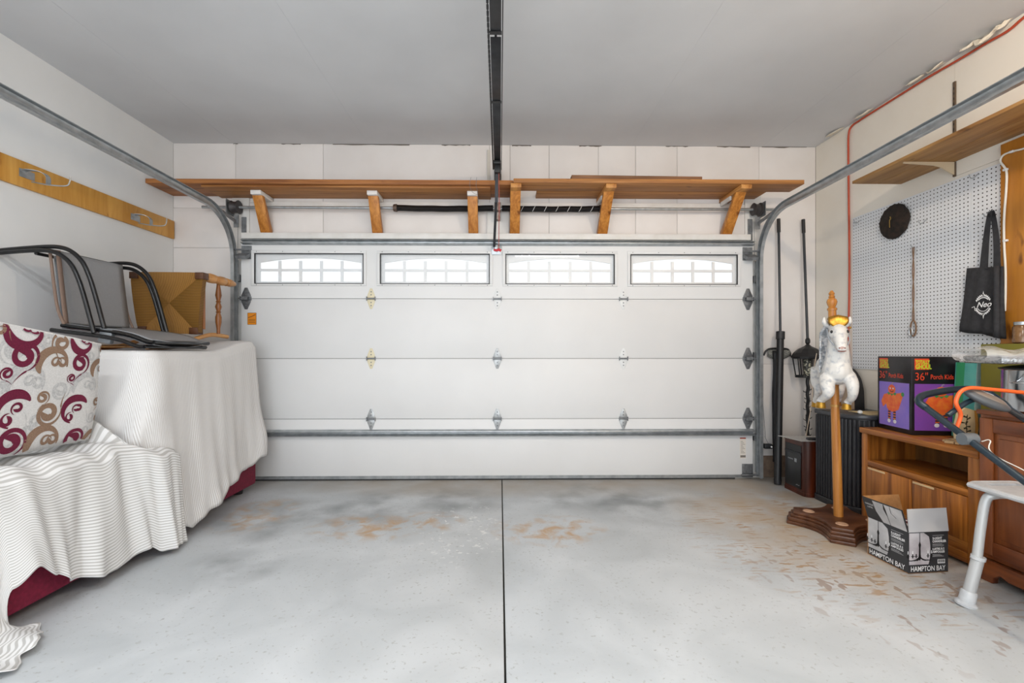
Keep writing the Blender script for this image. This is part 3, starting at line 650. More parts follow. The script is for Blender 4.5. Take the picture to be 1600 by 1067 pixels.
def sheet2(u, v):
    s = u * TL; p, tg = plan_at(s); nrm = Vector((tg.y, -tg.x))
    zt = 1.174 + 0.078 * interp([(3.37, 0), (3.9, 1)], p.y)
    inner = Vector((-2.55, max(2.95, min(3.8, p.y))))
    if v < 0.25:
        t = v / 0.25; q = inner.lerp(p - nrm*0.03, t); return Vector((q.x, q.y, zt + 0.004*math.sin(9*q.y + 7*q.x)))
    if v < 0.32:
        a = (v - 0.25) / 0.07 * pi/2; q = p - nrm*0.03 + nrm*0.03*math.sin(a); return Vector((q.x, q.y, zt - 0.03 + 0.03*math.cos(a)))
    t = (v - 0.32) / 0.68
    hz = interp(hem2, s) + 0.006*math.sin(s*27) + 0.004*math.sin(s*53)
    fl_ = 0.012 + 0.065*t + 0.05*t*t*math.exp(-((s - 1.2)/0.28)**2)
    fold = (0.010*math.sin(s*9 + 1.5*t) + 0.006*math.sin(s*21 + 2 - t*3) + 0.003*math.sin(s*47 + 3*t)) * (0.15 + t) + 0.012*math.exp(-((t - 0.96)/0.05)**2)*(0.5 + 0.5*math.sin(s*40))
    # deep folds fanning from the near corner
    fold += 0.020*math.sin((s - sc_near)*48 + 9*t) * math.exp(-((s - sc_near + 0.12)/0.13)**2) * t
    fold += 0.035*math.exp(-((s - 2.02)/0.10)**2)*math.exp(-((t - 0.85)/0.2)**2)
    q = p + nrm*(fl_ + max(-0.012, fold) + 0.002)
    return Vector((q.x, q.y, (zt - 0.03) + (hz - (zt - 0.03))*t))
def sheet2uv(u, v):
    s = u*TL; drop = v*1.45
    k = max(0, min(1, (sc_near + 0.05 - s)/0.5))
    return (s*(1 - 0.45*k) - drop*k*0.55, drop)
tag(MB().grid(sheet2, 240, 60, sheet2uv).build('striped_sheet', m_sheet2, base=(-2.5, 3.4, 1.2), smooth=True, solid=0.003, angle=180), 'white finely striped sheet draped over the tall end of the sofa', 'sheet')
# --- sheet over the low seat, tail lying on the floor
Y0, Y1 = 1.45, 2.86
hem1 = [(1.45, 0.008), (1.88, 0.008), (1.93, 0.20), (2.00, 0.25), (2.10, 0.17), (2.2, 0.10), (2.34, 0.05), (2.5, 0.055), (2.62, 0.075), (2.68, 0.03), (2.86, 0.012)]
def sheet1(u, v):
    y = Y0 + (Y1 - Y0)*u
    zt = 0.668 - 0.07*interp([(2.55, 0), (2.84, 1)], y) + 0.01*math.sin(y*23) + 0.006*math.sin(y*41); zb = 0.27*interp([(2.535, 0), (2.60, 1)], y)
    tail = interp([(1.84, 1), (1.92, 0)], y)
    xe = -2.06 + 0.085*interp([(2.5, 0), (2.72, 1)], y)
    if v < 0.2:
        t = v / 0.2; return Vector((-2.50 + (xe - 0.05 + 2.50)*t, min(y, 2.60), zt + zb*(1 - t)**0.8 + 0.012*(1 - t)*math.sin(y*31 + 4*t)))
    if v < 0.28:
        a = (v - 0.2)/0.08*pi/2; yy = y if v > 0.24 else (min(y, 2.60) + (y - min(y, 2.60))*(v - 0.2)/0.04)
        return Vector((xe - 0.05 + 0.05*math.sin(a), yy, zt - 0.05 + 0.05*math.cos(a)))
    t = (v - 0.28)/0.72
    hz = interp(hem1, y) + 0.008*abs(math.sin(y*13))*(1 - tail)
    ph = y + 0.05*math.sin(y*7) + 0.06*t*math.sin(y*11 + 1)
    fold = (0.020*math.sin(ph*19) + 0.013*math.sin(ph*37 + 1.0 + 2*t) + 0.006*math.sin(ph*71 - t)) * (0.2 + 0.8*t)
    flare = 0.03 + 0.055*t
    if tail > 0 and t > 0.7:
        k = (t - 0.7)/0.3; tt = 0.7
        f2 = 0.03 + 0.055*0.7
        x = xe + f2 + fold*0.8 + tail*k*0.22*(0.6 + 0.4*math.sin(y*9)); z = (zt - 0.05) + (0.02 - (zt - 0.05))*min(1, 0.93 + 0.07*k)
        z = z*(1 - tail*k) + tail*k*(0.014 + 0.016*(1 + math.sin(y*27 + k*6)))
        zz = (zt - 0.05) + (hz - (zt - 0.05))*t
        return Vector((x*tail + (xe + flare + fold)*(1 - tail), y + tail*k*0.16, z*tail + zz*(1 - tail)))
    return Vector((xe + flare + max(-0.02, fold), y, (zt - 0.05) + (hz - (zt - 0.05))*t))
def sheet1uv(u, v):
    y = Y0 + (Y1 - Y0)*u
    return (v*1.05 + 0.03*math.sin(y*5), y)
tag(MB().grid(sheet1, 260, 60, sheet1uv).build('striped_sheet', m_sheet, base=(-2.2, 2.2, 0.66), smooth=True, solid=0.003, angle=180), 'white sheet with grey stripes over the low seat, its tail on the floor', 'sheet')

# ================================================================== SWIRL CUSHION
cu = T('scroll_pattern_cushion', 'large upright seat cushion with maroon and tan scrolls leaning on the sofa', 'cushion', (-2.22, 2.1, 0.69))
YA, YBc = 2.525, 1.62
def cush(y, k):                      # front face: k 0 bottom, 1 top
    zt = 1.212 + (2.525 - y)*0.165
    return Vector((-2.20 + 0.075*k, y + 0.012*math.sin(k*5)*(1 if y > 2.4 else 0), 0.70 + (zt - 0.70)*k))
cb_ = MB(); NU, NV = 24, 14
fr_ = []
for i in range(NU + 1):
    for j in range(NV + 1):
        u, k = i/NU, j/NV
        e = min(1, 8*min(u, 1-u, k, 1-k)); bul = 0.022*math.sqrt(max(0, 1 - (1-e)**2))
        p = cush(YA + (YBc - YA)*u, k); fr_.append(p + Vector((bul, 0, 0)))
bk = [p + Vector((-0.115 - 2*(p.x - cush(p.y, 0).x)*0 , 0, 0)) for p in fr_]
W1 = NV + 1; fs = [(i*W1+j, i*W1+j+1, (i+1)*W1+j+1, (i+1)*W1+j) for i in range(NU) for j in range(NV)]
off = len(fr_); fs += [tuple(q + off for q in f[::-1]) for f in fs]
rim = [j for j in range(W1)] + [i*W1 + NV for i in range(1, NU+1)] + [NU*W1 + j for j in range(NV-1, -1, -1)] + [i*W1 for i in range(NU-1, 0, -1)]
fs += [(rim[k], rim[(k+1) % len(rim)], rim[(k+1) % len(rim)] + off, rim[k] + off) for k in range(len(rim))]
cb_.add(fr_ + bk, fs).build('cover', M('cushion_linen', '#d5d4d3', 0.9, col2='#c6c5c4', scale=160, bump=0.25, bscale=300), cu, smooth=True, angle=60)
# printed scrolls: ribbons that follow the front face
def on_cushion(px, py):
    d = ray(px, py); best = None
    X = -2.14
    for _ in range(4):
        p = PX(px, py, X); k = max(0, min(1, (p.z - 0.70)/(1.212 + (2.525 - p.y)*0.165 - 0.70))); X = -2.20 + 0.075*k + 0.022
    return (2.525 - p.y, p.z)
def face_pt(u, z, lift):
    y = 2.525 - u; zt = 1.212 + u*0.165; k = (z - 0.70)/(zt - 0.70)
    uu = u/(2.525 - YBc); e = min(1, 8*min(max(0, uu), 1-uu, max(0, k), max(0, 1-k))); bul = 0.022*math.sqrt(max(0, 1 - (1-e)**2))
    p = cush(y, k); return Vector((p.x + bul + lift, p.y, p.z)), (0.004 < uu < 0.996 and 0.006 < k < 0.994)
def scroll(pts, ws, mat, lift):
    vs, fs, ok = [], [], []
    n = len(pts)
    for i in range(n):
        a, b_ = Vector(pts[max(0, i-1)]), Vector(pts[min(n-1, i+1)]); d = (b_ - a).normalized(); q = Vector((-d.y, d.x))*ws[i]/2
        p1, o1 = face_pt(pts[i][0] + q.x, pts[i][1] + q.y, lift); p2, o2 = face_pt(pts[i][0] - q.x, pts[i][1] - q.y, lift)
        vs += [p1, p2]; ok.append(o1 and o2)
    for i in range(n-1):
        if ok[i] and ok[i+1]: fs.append((2*i, 2*i+1, 2*i+3, 2*i+2))
    if fs: MB().add(vs, fs).build('printed_scroll', mat, cu)
def spiral(c, r, turns, a0, w, sgn=1, tail=0.0, n=44):
    pts, ws = [], []
    for i in range(n):
        t = i/(n-1); a = a0 + sgn*2*pi*turns*t; rr = r*(0.16 + 0.84*t**0.9)
        pts.append((c[0] + rr*math.cos(a), c[1] + rr*math.sin(a)))
        ws.append(w*(1.9*(1 - t)**6 + 1.0*math.sin(pi*min(1, t*0.9 + 0.1))**0.7*0.9 + 0.08))
    if tail:
        d = Vector(pts[-1]) - Vector(pts[-2]); d.normalize(); p = Vector(pts[-1]); q = Vector((-d.y, d.x))*sgn
        for k in range(1, 11):
            p = p + (d*math.cos(k*0.03) - q*0.06*k)*tail/10*1.0; pts.append((p.x, p.y)); ws.append(w*0.35*(1 - k/10) + 0.001)
    return pts, ws
mc = [M('print_maroon', '#6e0d35', 0.9, col2='#5a082a', scale=200), M('print_tan', '#8f7460', 0.9, col2='#7d6350', scale=200), M('print_grey', '#a9a9aa', 0.9, col2='#c4c4c4', scale=120)]
cz = 4.268
def sw(kx, ky, size, kind, col, a0=0.0, sgn=1):
    c = on_cushion(kx/cz, 490 + ky/cz); s = size*1.12/cz*2.2/F
    if kind == 'S': scroll(*spiral(c, s, 1.55, a0, s*0.37, sgn, s*1.1), mc[col], 0.0012 if col < 2 else 0.0006)
    elif kind == 'C':
        n = 30; scroll([(c[0] + s*math.cos(a0 + sgn*pi*1.25*i/(n-1)), c[1] + s*math.sin(a0 + sgn*pi*1.25*i/(n-1))) for i in range(n)], [s*(0.10 + 0.50*math.sin(pi*(i/(n-1))**0.6)**1.5) for i in range(n)], mc[col], 0.0012 if col < 2 else 0.0006)
        e = a0 + sgn*pi*1.25; c2 = (c[0] + 0.62*s*math.cos(e - sgn*0.35), c[1] + 0.62*s*math.sin(e - sgn*0.35))
        scroll(*spiral(c2, s*0.42, 1.0, e + pi, s*0.20, -sgn, 0, 24), mc[col], 0.0016 if col < 2 else 0.0009)
        c3 = (c[0] - 0.15*s, c[1] + 0.15*s); scroll(*spiral(c3, s*0.4, 1.1, a0 + pi, s*0.17, sgn, 0, 24), mc[col], 0.0016 if col < 2 else 0.0009)
# u runs towards the camera, so a picture seen from the room is mirrored in u
for (kx, ky, size, kind, col, a0, sgn) in (
    (180, 95, 100, 'C', 0, 0.3, -1), (165, 285, 85, 'S', 0, 1.0, 1), (45, 400, 38, 'S', 0, 2.0, -1), (565, 180, 75, 'C', 0, 0.3, -1), (540, 330, 70, 'S', 0, 1.0, 1), (475, 430, 30, 'S', 0, 2.0, -1),
    (95, 650, 95, 'C', 0, 2.6, -1), (495, 645, 78, 'C', 0, 2.6, -1), (70, 860, 88, 'S', 0, 1.0, 1), (485, 835, 72, 'S', 0, 1.0, 1),
    (410, 195, 60, 'S', 1, 2.5, -1), (355, 340, 88, 'C', 1, -0.6, 1), (8, 90, 50, 'S', 1, 0, 1), (712, 235, 34, 'S', 1, 1.0, 1), (680, 380, 66, 'C', 1, -0.6, 1), (320, 665, 80, 'S', 1, 0.0, -1), (285, 560, 42, 'S', 1, 1.0, 1), (640, 590, 34, 'S', 1, 1, 1), (655, 690, 40, 'S', 1, 0.0, -1),
    (285, 865, 92, 'C', 1, -0.6, 1), (612, 840, 60, 'C', 1, -0.6, 1),
    (175, 470, 100, 'C', 2, -0.4, 1), (565, 490, 80, 'C', 2, -0.4, 1), (405, 510, 62, 'S', 2, 0, -1), (255, 250, 55, 'S', 2, 1, -1), (330, 185, 50, 'S', 2, 2, 1), (620, 290, 38, 'S', 2, 1, -1), (690, 180, 40, 'S', 2, 2, 1),
    (180, 790, 45, 'S', 2, 1, -1), (560, 780, 36, 'S', 2, 1, -1), (80, 990, 85, 'C', 2, -0.4, 1), (235, 720, 55, 'S', 2, 3, 1), (600, 690, 40, 'S', 2, 3, 1), (5, 500, 45, 'S', 2, 1, 1), (90, 240, 80, 'S', 2, 2, -1)):
    sw(kx, ky, size, kind, col, a0, sgn)

# ================================================================== PATIO CHAIRS LYING ON THEIR BACKS
m_meshe = M('sling_brown_edge', '#7b6558', 0.7)
m_chb = M('chair_black', '#0e0e10', 0.28)
m_mesh = M('grey_sling_mesh', '#868789', 0.42, col2='#959699', scale=400, bump=0.2, bscale=600)

def patio_chair(dx, dy, dzz, label):
    D = Vector((dx, dy, dzz))
    t = T('patio_chair', label, 'chair', Vector((-2.4, 3.05, 1.25)) + D, 'sling chairs stacked on the sheeted sofa')
    nearp = [PY(-18, 392, 2.80), PY(0, 391, 2.80), PY(60, 386, 2.80), PY(92, 386, 2.80), PY(112, 393, 2.80), PY(128, 408, 2.80), PY(138, 428, 2.80), PY(147, 455, 2.80), PY(163, 513, 2.80)]
    ya_, yb_ = (2.80, 3.32) if dx == 0 else (2.768, 3.344)
    sl_ = 2.81 if dx == 0 else 2.832
    for y_ in (ya_, yb_):
        pts = [Vector((p.x, y_, p.z)) + D for p in nearp]
        pts[0].x = max(pts[0].x, XL + 0.03)
        MB().tube(bez(pts, 6), 0.0125, 10).build('side_frame', m_chb, t, smooth=True)
        e = pts[-1]
        if dx == 0: MB().obox(e + Vector((0.01, 0.006 if y_ < 3 else -0.006, -0.045)), (0.075, 0.03, 0.085), rotm(0, 0.2, 0)).build('arm_cap', M('cap_grey', '#85898d', 0.4, 0.5), t, bevel=0.006)
        bt = [Vector((-2.60, y_, 1.325)), Vector((-2.45, y_, 1.305)), Vector((-2.30, y_, 1.285)), Vector((-2.19, y_, 1.262)), Vector((-2.10, y_, 1.228)), Vector((-2.06, y_, 1.224))]
        MB().tube(bez([p + D for p in bt], 5), 0.012, 8).build('back_tube', m_chb, t, smooth=True)
        if dx == 0: MB().tube(bez([Vector((-2.585, y_, 1.325)) + D, Vector((-2.63, y_, 1.45)) + D, Vector((-2.67, y_, 1.765)) + D], 5), 0.008, 8).build('seat_tube', m_meshe, t, smooth=True)
        pass
    MB().tube([Vector((-2.06, ya_, 1.226)) + D, Vector((-2.06, yb_, 1.226)) + D], 0.011, 8).build('top_rail', m_chb, t)
    MB().tube([Vector((-2.69, ya_, 1.775)) + D, Vector((-2.69, yb_, 1.775)) + D], 0.010, 8).build('front_rail', m_chb, t)
    bp_ = bez([Vector((-2.59, 0, 1.335)), Vector((-2.45, 0, 1.318)), Vector((-2.30, 0, 1.30)), Vector((-2.19, 0, 1.277)), Vector((-2.10, 0, 1.243)), Vector((-2.05, 0, 1.238))], 5)
    def backs(u, v):
        p = bp_[min(len(bp_)-1, int(u*(len(bp_)-1) + 0.5))]; return Vector((p.x, sl_ + (6.12 - 2*sl_)*v, p.z - 0.014*math.sin(pi*v))) + D
    MB().grid(backs, len(bp_)-1, 10).build('back_sling', m_mesh, t, smooth=True, solid=0.004, angle=180)
    sp = bez([Vector((-2.60, 0, 1.335)), Vector((-2.615, 0, 1.46)), Vector((-2.65, 0, 1.775))], 8)
    def seats(u, v):
        p = sp[min(len(sp)-1, int(u*(len(sp)-1) + 0.5))]; return Vector((p.x - 0.016*math.sin(pi*v), sl_ + 0.005 + (6.11 - 2*sl_)*v, p.z)) + D
    MB().grid(seats, len(sp)-1, 10).build('seat_sling', m_mesh, t, smooth=True, solid=0.004, angle=180)
    def edge(u, v): p = sp[min(len(sp)-1, int(u*(len(sp)-1) + 0.5))]; return Vector((p.x + 0.004 + 0.006*v, 2.808 + 0.025*v, p.z)) + D
    if dx == 0: MB().grid(edge, len(sp)-1, 2).build('sling_hem', m_meshe, t, smooth=True, solid=0.003, angle=180)
patio_chair(0, 0, 0, 'grey mesh patio chair with black tube frame lying on its back, outermost of the stack')
patio_chair(-0.036, 0.004, -0.028, 'grey mesh patio chair nested inside another one on the sheeted sofa')

# ================================================================== RUSH SEAT CHAIR ON ITS BACK
wd_oak = wood('chair_wood', '#a8713a', '#cf9a5c', 'Y', 0.35, 30)
wd_oakz = wood('chair_wood_upright', '#6e3d18', '#985f2e', 'Z', 0.35, 30)
wd_dark = wood('chair_corner_wood', '#3d200b', '#573113', 'X', 0.5, 30)
def rush(name, ax, ca, cb):
    m, nt, b = base_mat(name); wv = nn(nt, 'ShaderNodeTexWave'); wv.bands_direction = ax; wv.inputs['Scale'].default_value = 50; wv.inputs['Distortion'].default_value = 0.6
    tc = nn(nt, 'ShaderNodeTexCoord'); nt.links.new(tc.outputs['Object'], wv.inputs[0])
    r = nn(nt, 'ShaderNodeValToRGB'); r.color_ramp.elements[0].color = lin(ca); r.color_ramp.elements[1].color = lin(cb); nt.links.new(wv.outputs['Fac'], r.inputs[0]); nt.links.new(r.outputs[0], b.inputs['Base Color'])
    bp = nn(nt, 'ShaderNodeBump'); bp.inputs['Distance'].default_value = 0.003; bp.inputs['Strength'].default_value = 0.7; nt.links.new(wv.outputs['Fac'], bp.inputs['Height']); nt.links.new(bp.outputs[0], b.inputs['Normal']); b.inputs['Roughness'].default_value = 0.65
    return m
m_rx, m_rz = rush('rush_across', 'Z', '#61400f', '#8f6420'), rush('rush_upright', 'X', '#6f4915', '#a8772b')
RYc = 3.50
rc = T('rush_seat_chair', 'wooden chair with woven rush seat tipped on its back on the sofa', 'chair', (-2.5, 3.6, 1.26))
tl, tr_, br, bl = PY(204, 425, RYc), PY(319, 426, RYc), PY(310, 522, RYc), PY(217, 520, RYc)
mid = (tl + tr_ + br + bl)/4
for a, b_, mt in ((tl, tr_, m_rz), (bl, br, m_rz), (tl, bl, m_rx), (tr_, br, m_rx)):
    c_ = mid + Vector((0, 0.012, 0)); e = (a + b_)/2 + Vector((0, -0.012, 0)); dpt = Vector((0, 0.045, 0))
    mb = MB(); N = 6; top_ = []
    for i in range(N + 1):
        for j in range(N + 1):
            q = a.lerp(b_, i/N).lerp(c_, j/N); q = q + Vector((0, -0.026*math.sin(pi*i/N)**0.5*(1 - j/N)*math.sin(pi*(0.2 + 0.8*j/N)), 0)); top_.append(q)
    bt_ = [q + dpt for q in top_]
    f1 = [(i*(N+1)+j, i*(N+1)+j+1, (i+1)*(N+1)+j+1, (i+1)*(N+1)+j) for i in range(N) for j in range(N)]
    o2 = len(top_); f2 = [tuple(k+o2 for k in f[::-1]) for f in f1]; sd = [(i*(N+1), (i+1)*(N+1), (i+1)*(N+1)+o2, i*(N+1)+o2) for i in range(N)]
    mb.add(top_ + bt_, f1 + f2 + sd).build('rush_panel', mt, rc, smooth=True)
for p, s in ((tl, 1), (tr_, -1), (br, -1), (bl, 1)):
    up = -1 if p.z > mid.z else 1
    MB().obox(p + Vector((s*0.03, 0.02, up*0.024)), (0.062, 0.07, 0.05)).build('corner_block', wd_dark, rc, bevel=0.003)
turn = [(r_*1.5, h_) for r_, h_ in [(0.020, 0), (0.020, 0.03), (0.024, 0.04), (0.024, 0.09), (0.015, 0.10), (0.022, 0.115), (0.015, 0.13), (0.023, 0.17), (0.024, 0.22), (0.016, 0.255), (0.022, 0.265), (0.016, 0.275), (0.021, 0.31), (0.014, 0.37), (0.012, 0.38)]]
for s, p in ((1, tl), (-1, tr_)):
    MB().lathe(turn, p + Vector((s*0.024, 0.055, -0.024)), (0, 1, 0), 14).build('front_leg', wd_oak, rc, smooth=True)
rear = []
for s, p in ((1, bl), (-1, br)):
    x = p.x + s*0.02
    MB().tube(bez([Vector((x, 3.90, 1.290)), Vector((x, 3.70, 1.300)), Vector((x, 3.52, 1.268)), Vector((x, 3.36, 1.216)), Vector((x, 3.20, 1.199)), Vector((x, 3.02, 1.198))], 5), 0.017, 10).build('rear_post', wd_oak, rc, smooth=True); rear.append(x)
    zb, zt = 1.31, p.z + (tl.z - bl.z) - 0.03; xx = (x + (tl.x + 0.024 if s > 0 else tr_.x - 0.024))/2
    L = zt - zb; sp_ = [(0.009, 0), (0.010, 0.1*L), (0.016, 0.22*L), (0.017, 0.32*L), (0.010, 0.40*L), (0.015, 0.42*L), (0.010, 0.44*L), (0.018, 0.52*L), (0.010, 0.6*L), (0.015, 0.62*L), (0.010, 0.64*L), (0.017, 0.74*L), (0.010, 0.92*L), (0.008, L)]
    MB().lathe([(a_*1.35, b__) for a_, b__ in sp_], (xx + (0.008 if s < 0 else -0.008), 3.735, zb), (0, 0, 1), 12).build('stretcher', wd_oakz, rc, smooth=True)
    B(min(p.x, p.x + s*0.02), max(p.x, p.x + s*0.02), 3.555, 3.585, bl.z + 0.03, tl.z - 0.05).build('seat_rail', wd_oakz, rc, bevel=0.003)
for y_ in (3.10, 3.22): B(rear[0], rear[1], y_, y_ + 0.05, 1.194, 1.204).build('back_slat', wd_oak, rc, bevel=0.002)

# ================================================================== RIGHT WALL
PEGX = XR - 0.0065
m_peg, nt, b = base_mat('pegboard_white')
tc = nn(nt, 'ShaderNodeTexCoord'); sx = nn(nt, 'ShaderNodeSeparateXYZ'); nt.links.new(tc.outputs['Object'], sx.inputs[0])
sq = None
for k in (1, 2):
    d = nn(nt, 'ShaderNodeMath', operation='DIVIDE'); d.inputs[1].default_value = 0.0254; nt.links.new(sx.outputs[k], d.inputs[0])
    f = nn(nt, 'ShaderNodeMath', operation='FRACT'); nt.links.new(d.outputs[0], f.inputs[0])
    s_ = nn(nt, 'ShaderNodeMath', operation='SUBTRACT'); s_.inputs[1].default_value = 0.5; nt.links.new(f.outputs[0], s_.inputs[0])
    p_ = nn(nt, 'ShaderNodeMath', operation='MULTIPLY'); nt.links.new(s_.outputs[0], p_.inputs[0]); nt.links.new(s_.outputs[0], p_.inputs[1])
    if sq is None: sq = p_
    else: a_ = nn(nt, 'ShaderNodeMath', operation='ADD'); nt.links.new(sq.outputs[0], a_.inputs[0]); nt.links.new(p_.outputs[0], a_.inputs[1]); sq = a_
r = nn(nt, 'ShaderNodeValToRGB'); r.color_ramp.elements[0].position = 0.022; r.color_ramp.elements[1].position = 0.034; r.color_ramp.elements[0].color = lin('#2a2420'); r.color_ramp.elements[1].color = lin('#dcdee1')
nt.links.new(sq.outputs[0], r.inputs[0]); nt.links.new(r.outputs[0], b.inputs['Base Color']); b.inputs['Roughness'].default_value = 0.5
for (y0, y1, lab) in ((2.858, 3.83, 'wide white pegboard panel holding the dark disc and the cord'), (2.668, 2.856, 'narrow white pegboard strip behind the black tote bag')):
    tag(B(PEGX, XR - 0.0005, y0, y1, 1.027, 2.275).build('pegboard', m_peg, base=(XR, y0 + 0.004, 1.027)), lab, 'pegboard')
# brown wood board beside the pegboard
wd_post = wood('post_board_wood', '#a4661f', '#c4832f', 'Z', 0.45, 14, '#7a4714')
tag(B(XR - 0.03, XR - 0.0005, 1.6, 2.664, 0.9, 2.37).build('wall_cladding_board', wd_post, base=(XR, 2.1, 0.9), bevel=0.002), 'warm brown wood board on the wall beside the pegboard', 'board')
# white cable on the board
wc = T('white_cable', 'white electric cable clipped down the brown wood board', 'cable', (XR - 0.04, 2.6, 1.3))
cpts = [PX(x, y, XR - 0.037) for x, y in ((1640, 218), (1600, 232), (1580, 237), (1567, 243), (1563, 252), (1570, 262), (1573, 272), (1572, 300), (1569, 340), (1569, 380), (1571, 420), (1571, 460), (1570, 486))]
MB().tube(bez(cpts, 6), 0.0055, 8).build('cable', M('cable_white', '#dcd8ce', 0.5), wc, smooth=True)
for x, y in ((1581, 237), (1571, 265), (1571, 376)):
    p = PX(x, y, XR - 0.037); MB().obox(p, (0.014, 0.022, 0.012)).build('cable_clip', m_hwhite, wc, bevel=0.002)
# plywood shelf of two boards with a gap, carried by a slotted standard
wd_sh = wood('shelf_board_wood', '#8f6434', '#b58a52', 'Y', 0.6, 26, '#5f3c1a')
rs = T('wall_shelf', 'long brown wooden shelf on the pegboard wall below the door track', 'shelf', (XR - 0.2, 2.2, 2.39))
B(2.573, 2.752, 0.9, 3.362, 2.392, 2.411).build('shelf_board', wd_sh, rs, bevel=0.001)
B(2.758, XR - 0.006, 0.9, 3.362, 2.392, 2.411).build('shelf_board', wd_sh, rs, bevel=0.001)
SY = 2.962
br_ = T('shelf_support', 'tan metal shelf bracket in a slotted standard under the wooden shelf', 'shelf bracket', (XR, SY, 2.3))
k = MB(); k.box(XR - 0.010, XR - 0.001, SY - 0.008, SY + 0.008, 2.297, 2.391); k.box(XR - 0.010, XR - 0.001, SY - 0.008, SY + 0.008, 2.412, 2.91); k.build('standard', M('standard_brown', '#6b5a4a', 0.5, 0.3), br_)
k = MB()
for i in range(14): k.box(XR - 0.0105, XR - 0.0098, SY - 0.003, SY + 0.003, 2.43 + 0.033*i, 2.445 + 0.033*i)
ko = k.build('slots', m_black, br_); ko['kind'] = 'stuff'
pr = [(XR - 0.010, 2.391), (2.60, 2.391), (2.60, 2.381), (2.70, 2.375), (2.80, 2.368), (2.85, 2.355), (2.89, 2.33), (XR - 0.010, 2.31)]
MB().prism(pr, lambda u, v, w_: Vector((u, w_, v)), SY - 0.004, SY + 0.004).build('arm', M('bracket_tan', '#c9b597', 0.5), br_)
# orange cord along the ceiling corner and down the wall
oc = [Vector((XR - 0.012, y_, ZC - 0.012)) for y_ in (1.3, 1.7, 2.1, 2.4)] + [PX(x, y, XR - 0.012) for x, y in ((1600, 27), (1575, 48), (1540, 68), (1500, 92), (1455, 118), (1410, 146), (1370, 171), (1345, 187), (1331, 197), (1326, 210), (1325.5, 240), (1326, 300), (1327, 380), (1327, 450), (1326, 500), (1325, 530), (1327, 560), (1326, 600), (1327, 640))]
for p in oc: p.z = min(p.z, ZC - 0.012)
tag(MB().tube(bez(oc, 6), 0.0075, 8).build('extension_cord', M('cord_orange', '#b4472a', 0.5), base=oc[11], smooth=True), 'orange extension cord run along the ceiling corner and down the wall', 'cord')
# peeling joint tape in the ceiling corner
m_tape = M('paper_tape', '#d9cfbd', 0.9, col2='#e6dfd0', scale=30)
tp = T('peeling_tape', 'torn curls of paper joint tape in the ceiling corner above the pegboard', 'tape', (XR - 0.05, 3.0, ZC))
for (pxa, pxb, drop) in ((1300, 1322, 0.02), (1346, 1368, 0.03), (1425, 1450, 0.03), (1456, 1482, 0.04), (1515, 1535, 0.04), (1535, 1572, 0.07), (1572, 1586, 0.05)):
    ya, yb = PX(pxa, 100, XR).y, PX(pxb, 100, XR).y; ph = R.uniform(0, 6)
    def curl(u, v, ya=ya, yb=yb, drop=drop, ph=ph):
        y = ya + (yb - ya)*u; a = v*1.6; e = math.sin(pi*u)
        return Vector((XR - 0.015 - 0.07*v*(0.5 + 0.5*e) , y + 0.01*math.sin(5*v + ph), ZC - 0.004 - drop*e*(math.sin(a*1.3 + 0.3*math.sin(u*9 + ph))) * (0.4 + 0.6*v) ))
    MB().grid(curl, 10, 5).build('tape_curl', m_tape, tp, solid=0.0015)
# disc on the pegboard
m_disc = M('charred_brown', '#15100d', 0.95, col2='#2e221a', scale=30, bump=1.0, bscale=60)
dc = PX(1396, 346, XR - 0.03)
dt = T('wall_disc', 'rough dark brown round disc hanging on the pegboard', 'wall disc', (PEGX, dc.y, dc.z))
prof = [(0.02, 0.045), (0.055, 0.040), (0.09, 0.036), (0.12, 0.028), (0.128, 0.014), (0.12, 0.003), (0.04, 0.002)]
mb = MB().lathe(prof, (PEGX, dc.y, dc.z), (-1, 0, 0), 40)
for v in mb.v:
    v += Vector((R.uniform(-0.004, 0.0005), R.uniform(-0.003, 0.003), R.uniform(-0.003, 0.003)))
    v.x = min(v.x, PEGX - 0.001)
mb.build('disc', m_disc, dt, smooth=True)
MB().tube(bez([(PEGX - 0.046, dc.y + 0.002, dc.z + 0.035), (PEGX - 0.05, dc.y - 0.006, dc.z + 0.018), (PEGX - 0.05, dc.y + 0.003, dc.z + 0.005), (PEGX - 0.052, dc.y, dc.z - 0.045)], 6), 0.0035, 6).build('brass_hook', M('brass', '#b7995a', 0.35, 0.8), dt, smooth=True)
# cord with a ring
cd = T('hanging_cord', 'thin twisted brown cord with a loop hanging on the pegboard', 'cord', PX(1428, 400, PEGX - 0.015))
a, b_ = PX(1427, 386, PEGX - 0.012), PX(1427, 502, PEGX - 0.012)
m_cordb = M('cord_brown', '#8d6f55', 0.8, col2='#6e523d', scale=150)
for s in (-1, 1): MB().tube([a.lerp(b_, i/40) + Vector((0, s*0.006*math.cos(i*0.25), 0)) for i in range(41)], 0.0032, 6).build('strand', m_cordb, cd, smooth=True)
MB().tube([b_ + Vector((0, 0.022*math.sin(t_), -0.05 + 0.055*math.cos(t_))) for t_ in [2*pi*i/20 for i in range(20)]], 0.005, 6, closed=True).build('loop', m_cordb, cd, smooth=True)
MB().tube([b_ + Vector((-0.008, 0.012 + 0.012*math.sin(t_), -0.075 + 0.03*math.cos(t_))) for t_ in [2*pi*i/20 for i in range(20)]], 0.003, 6, closed=True).build('ring', m_galv, cd, smooth=True)
MB().tube(bez([a + Vector((0.012, 0, 0.0)), a + Vector((-0.01, 0, 0.0)), a + Vector((-0.016, 0, 0.012))], 5), 0.003, 6).build('peg', m_galv, cd)
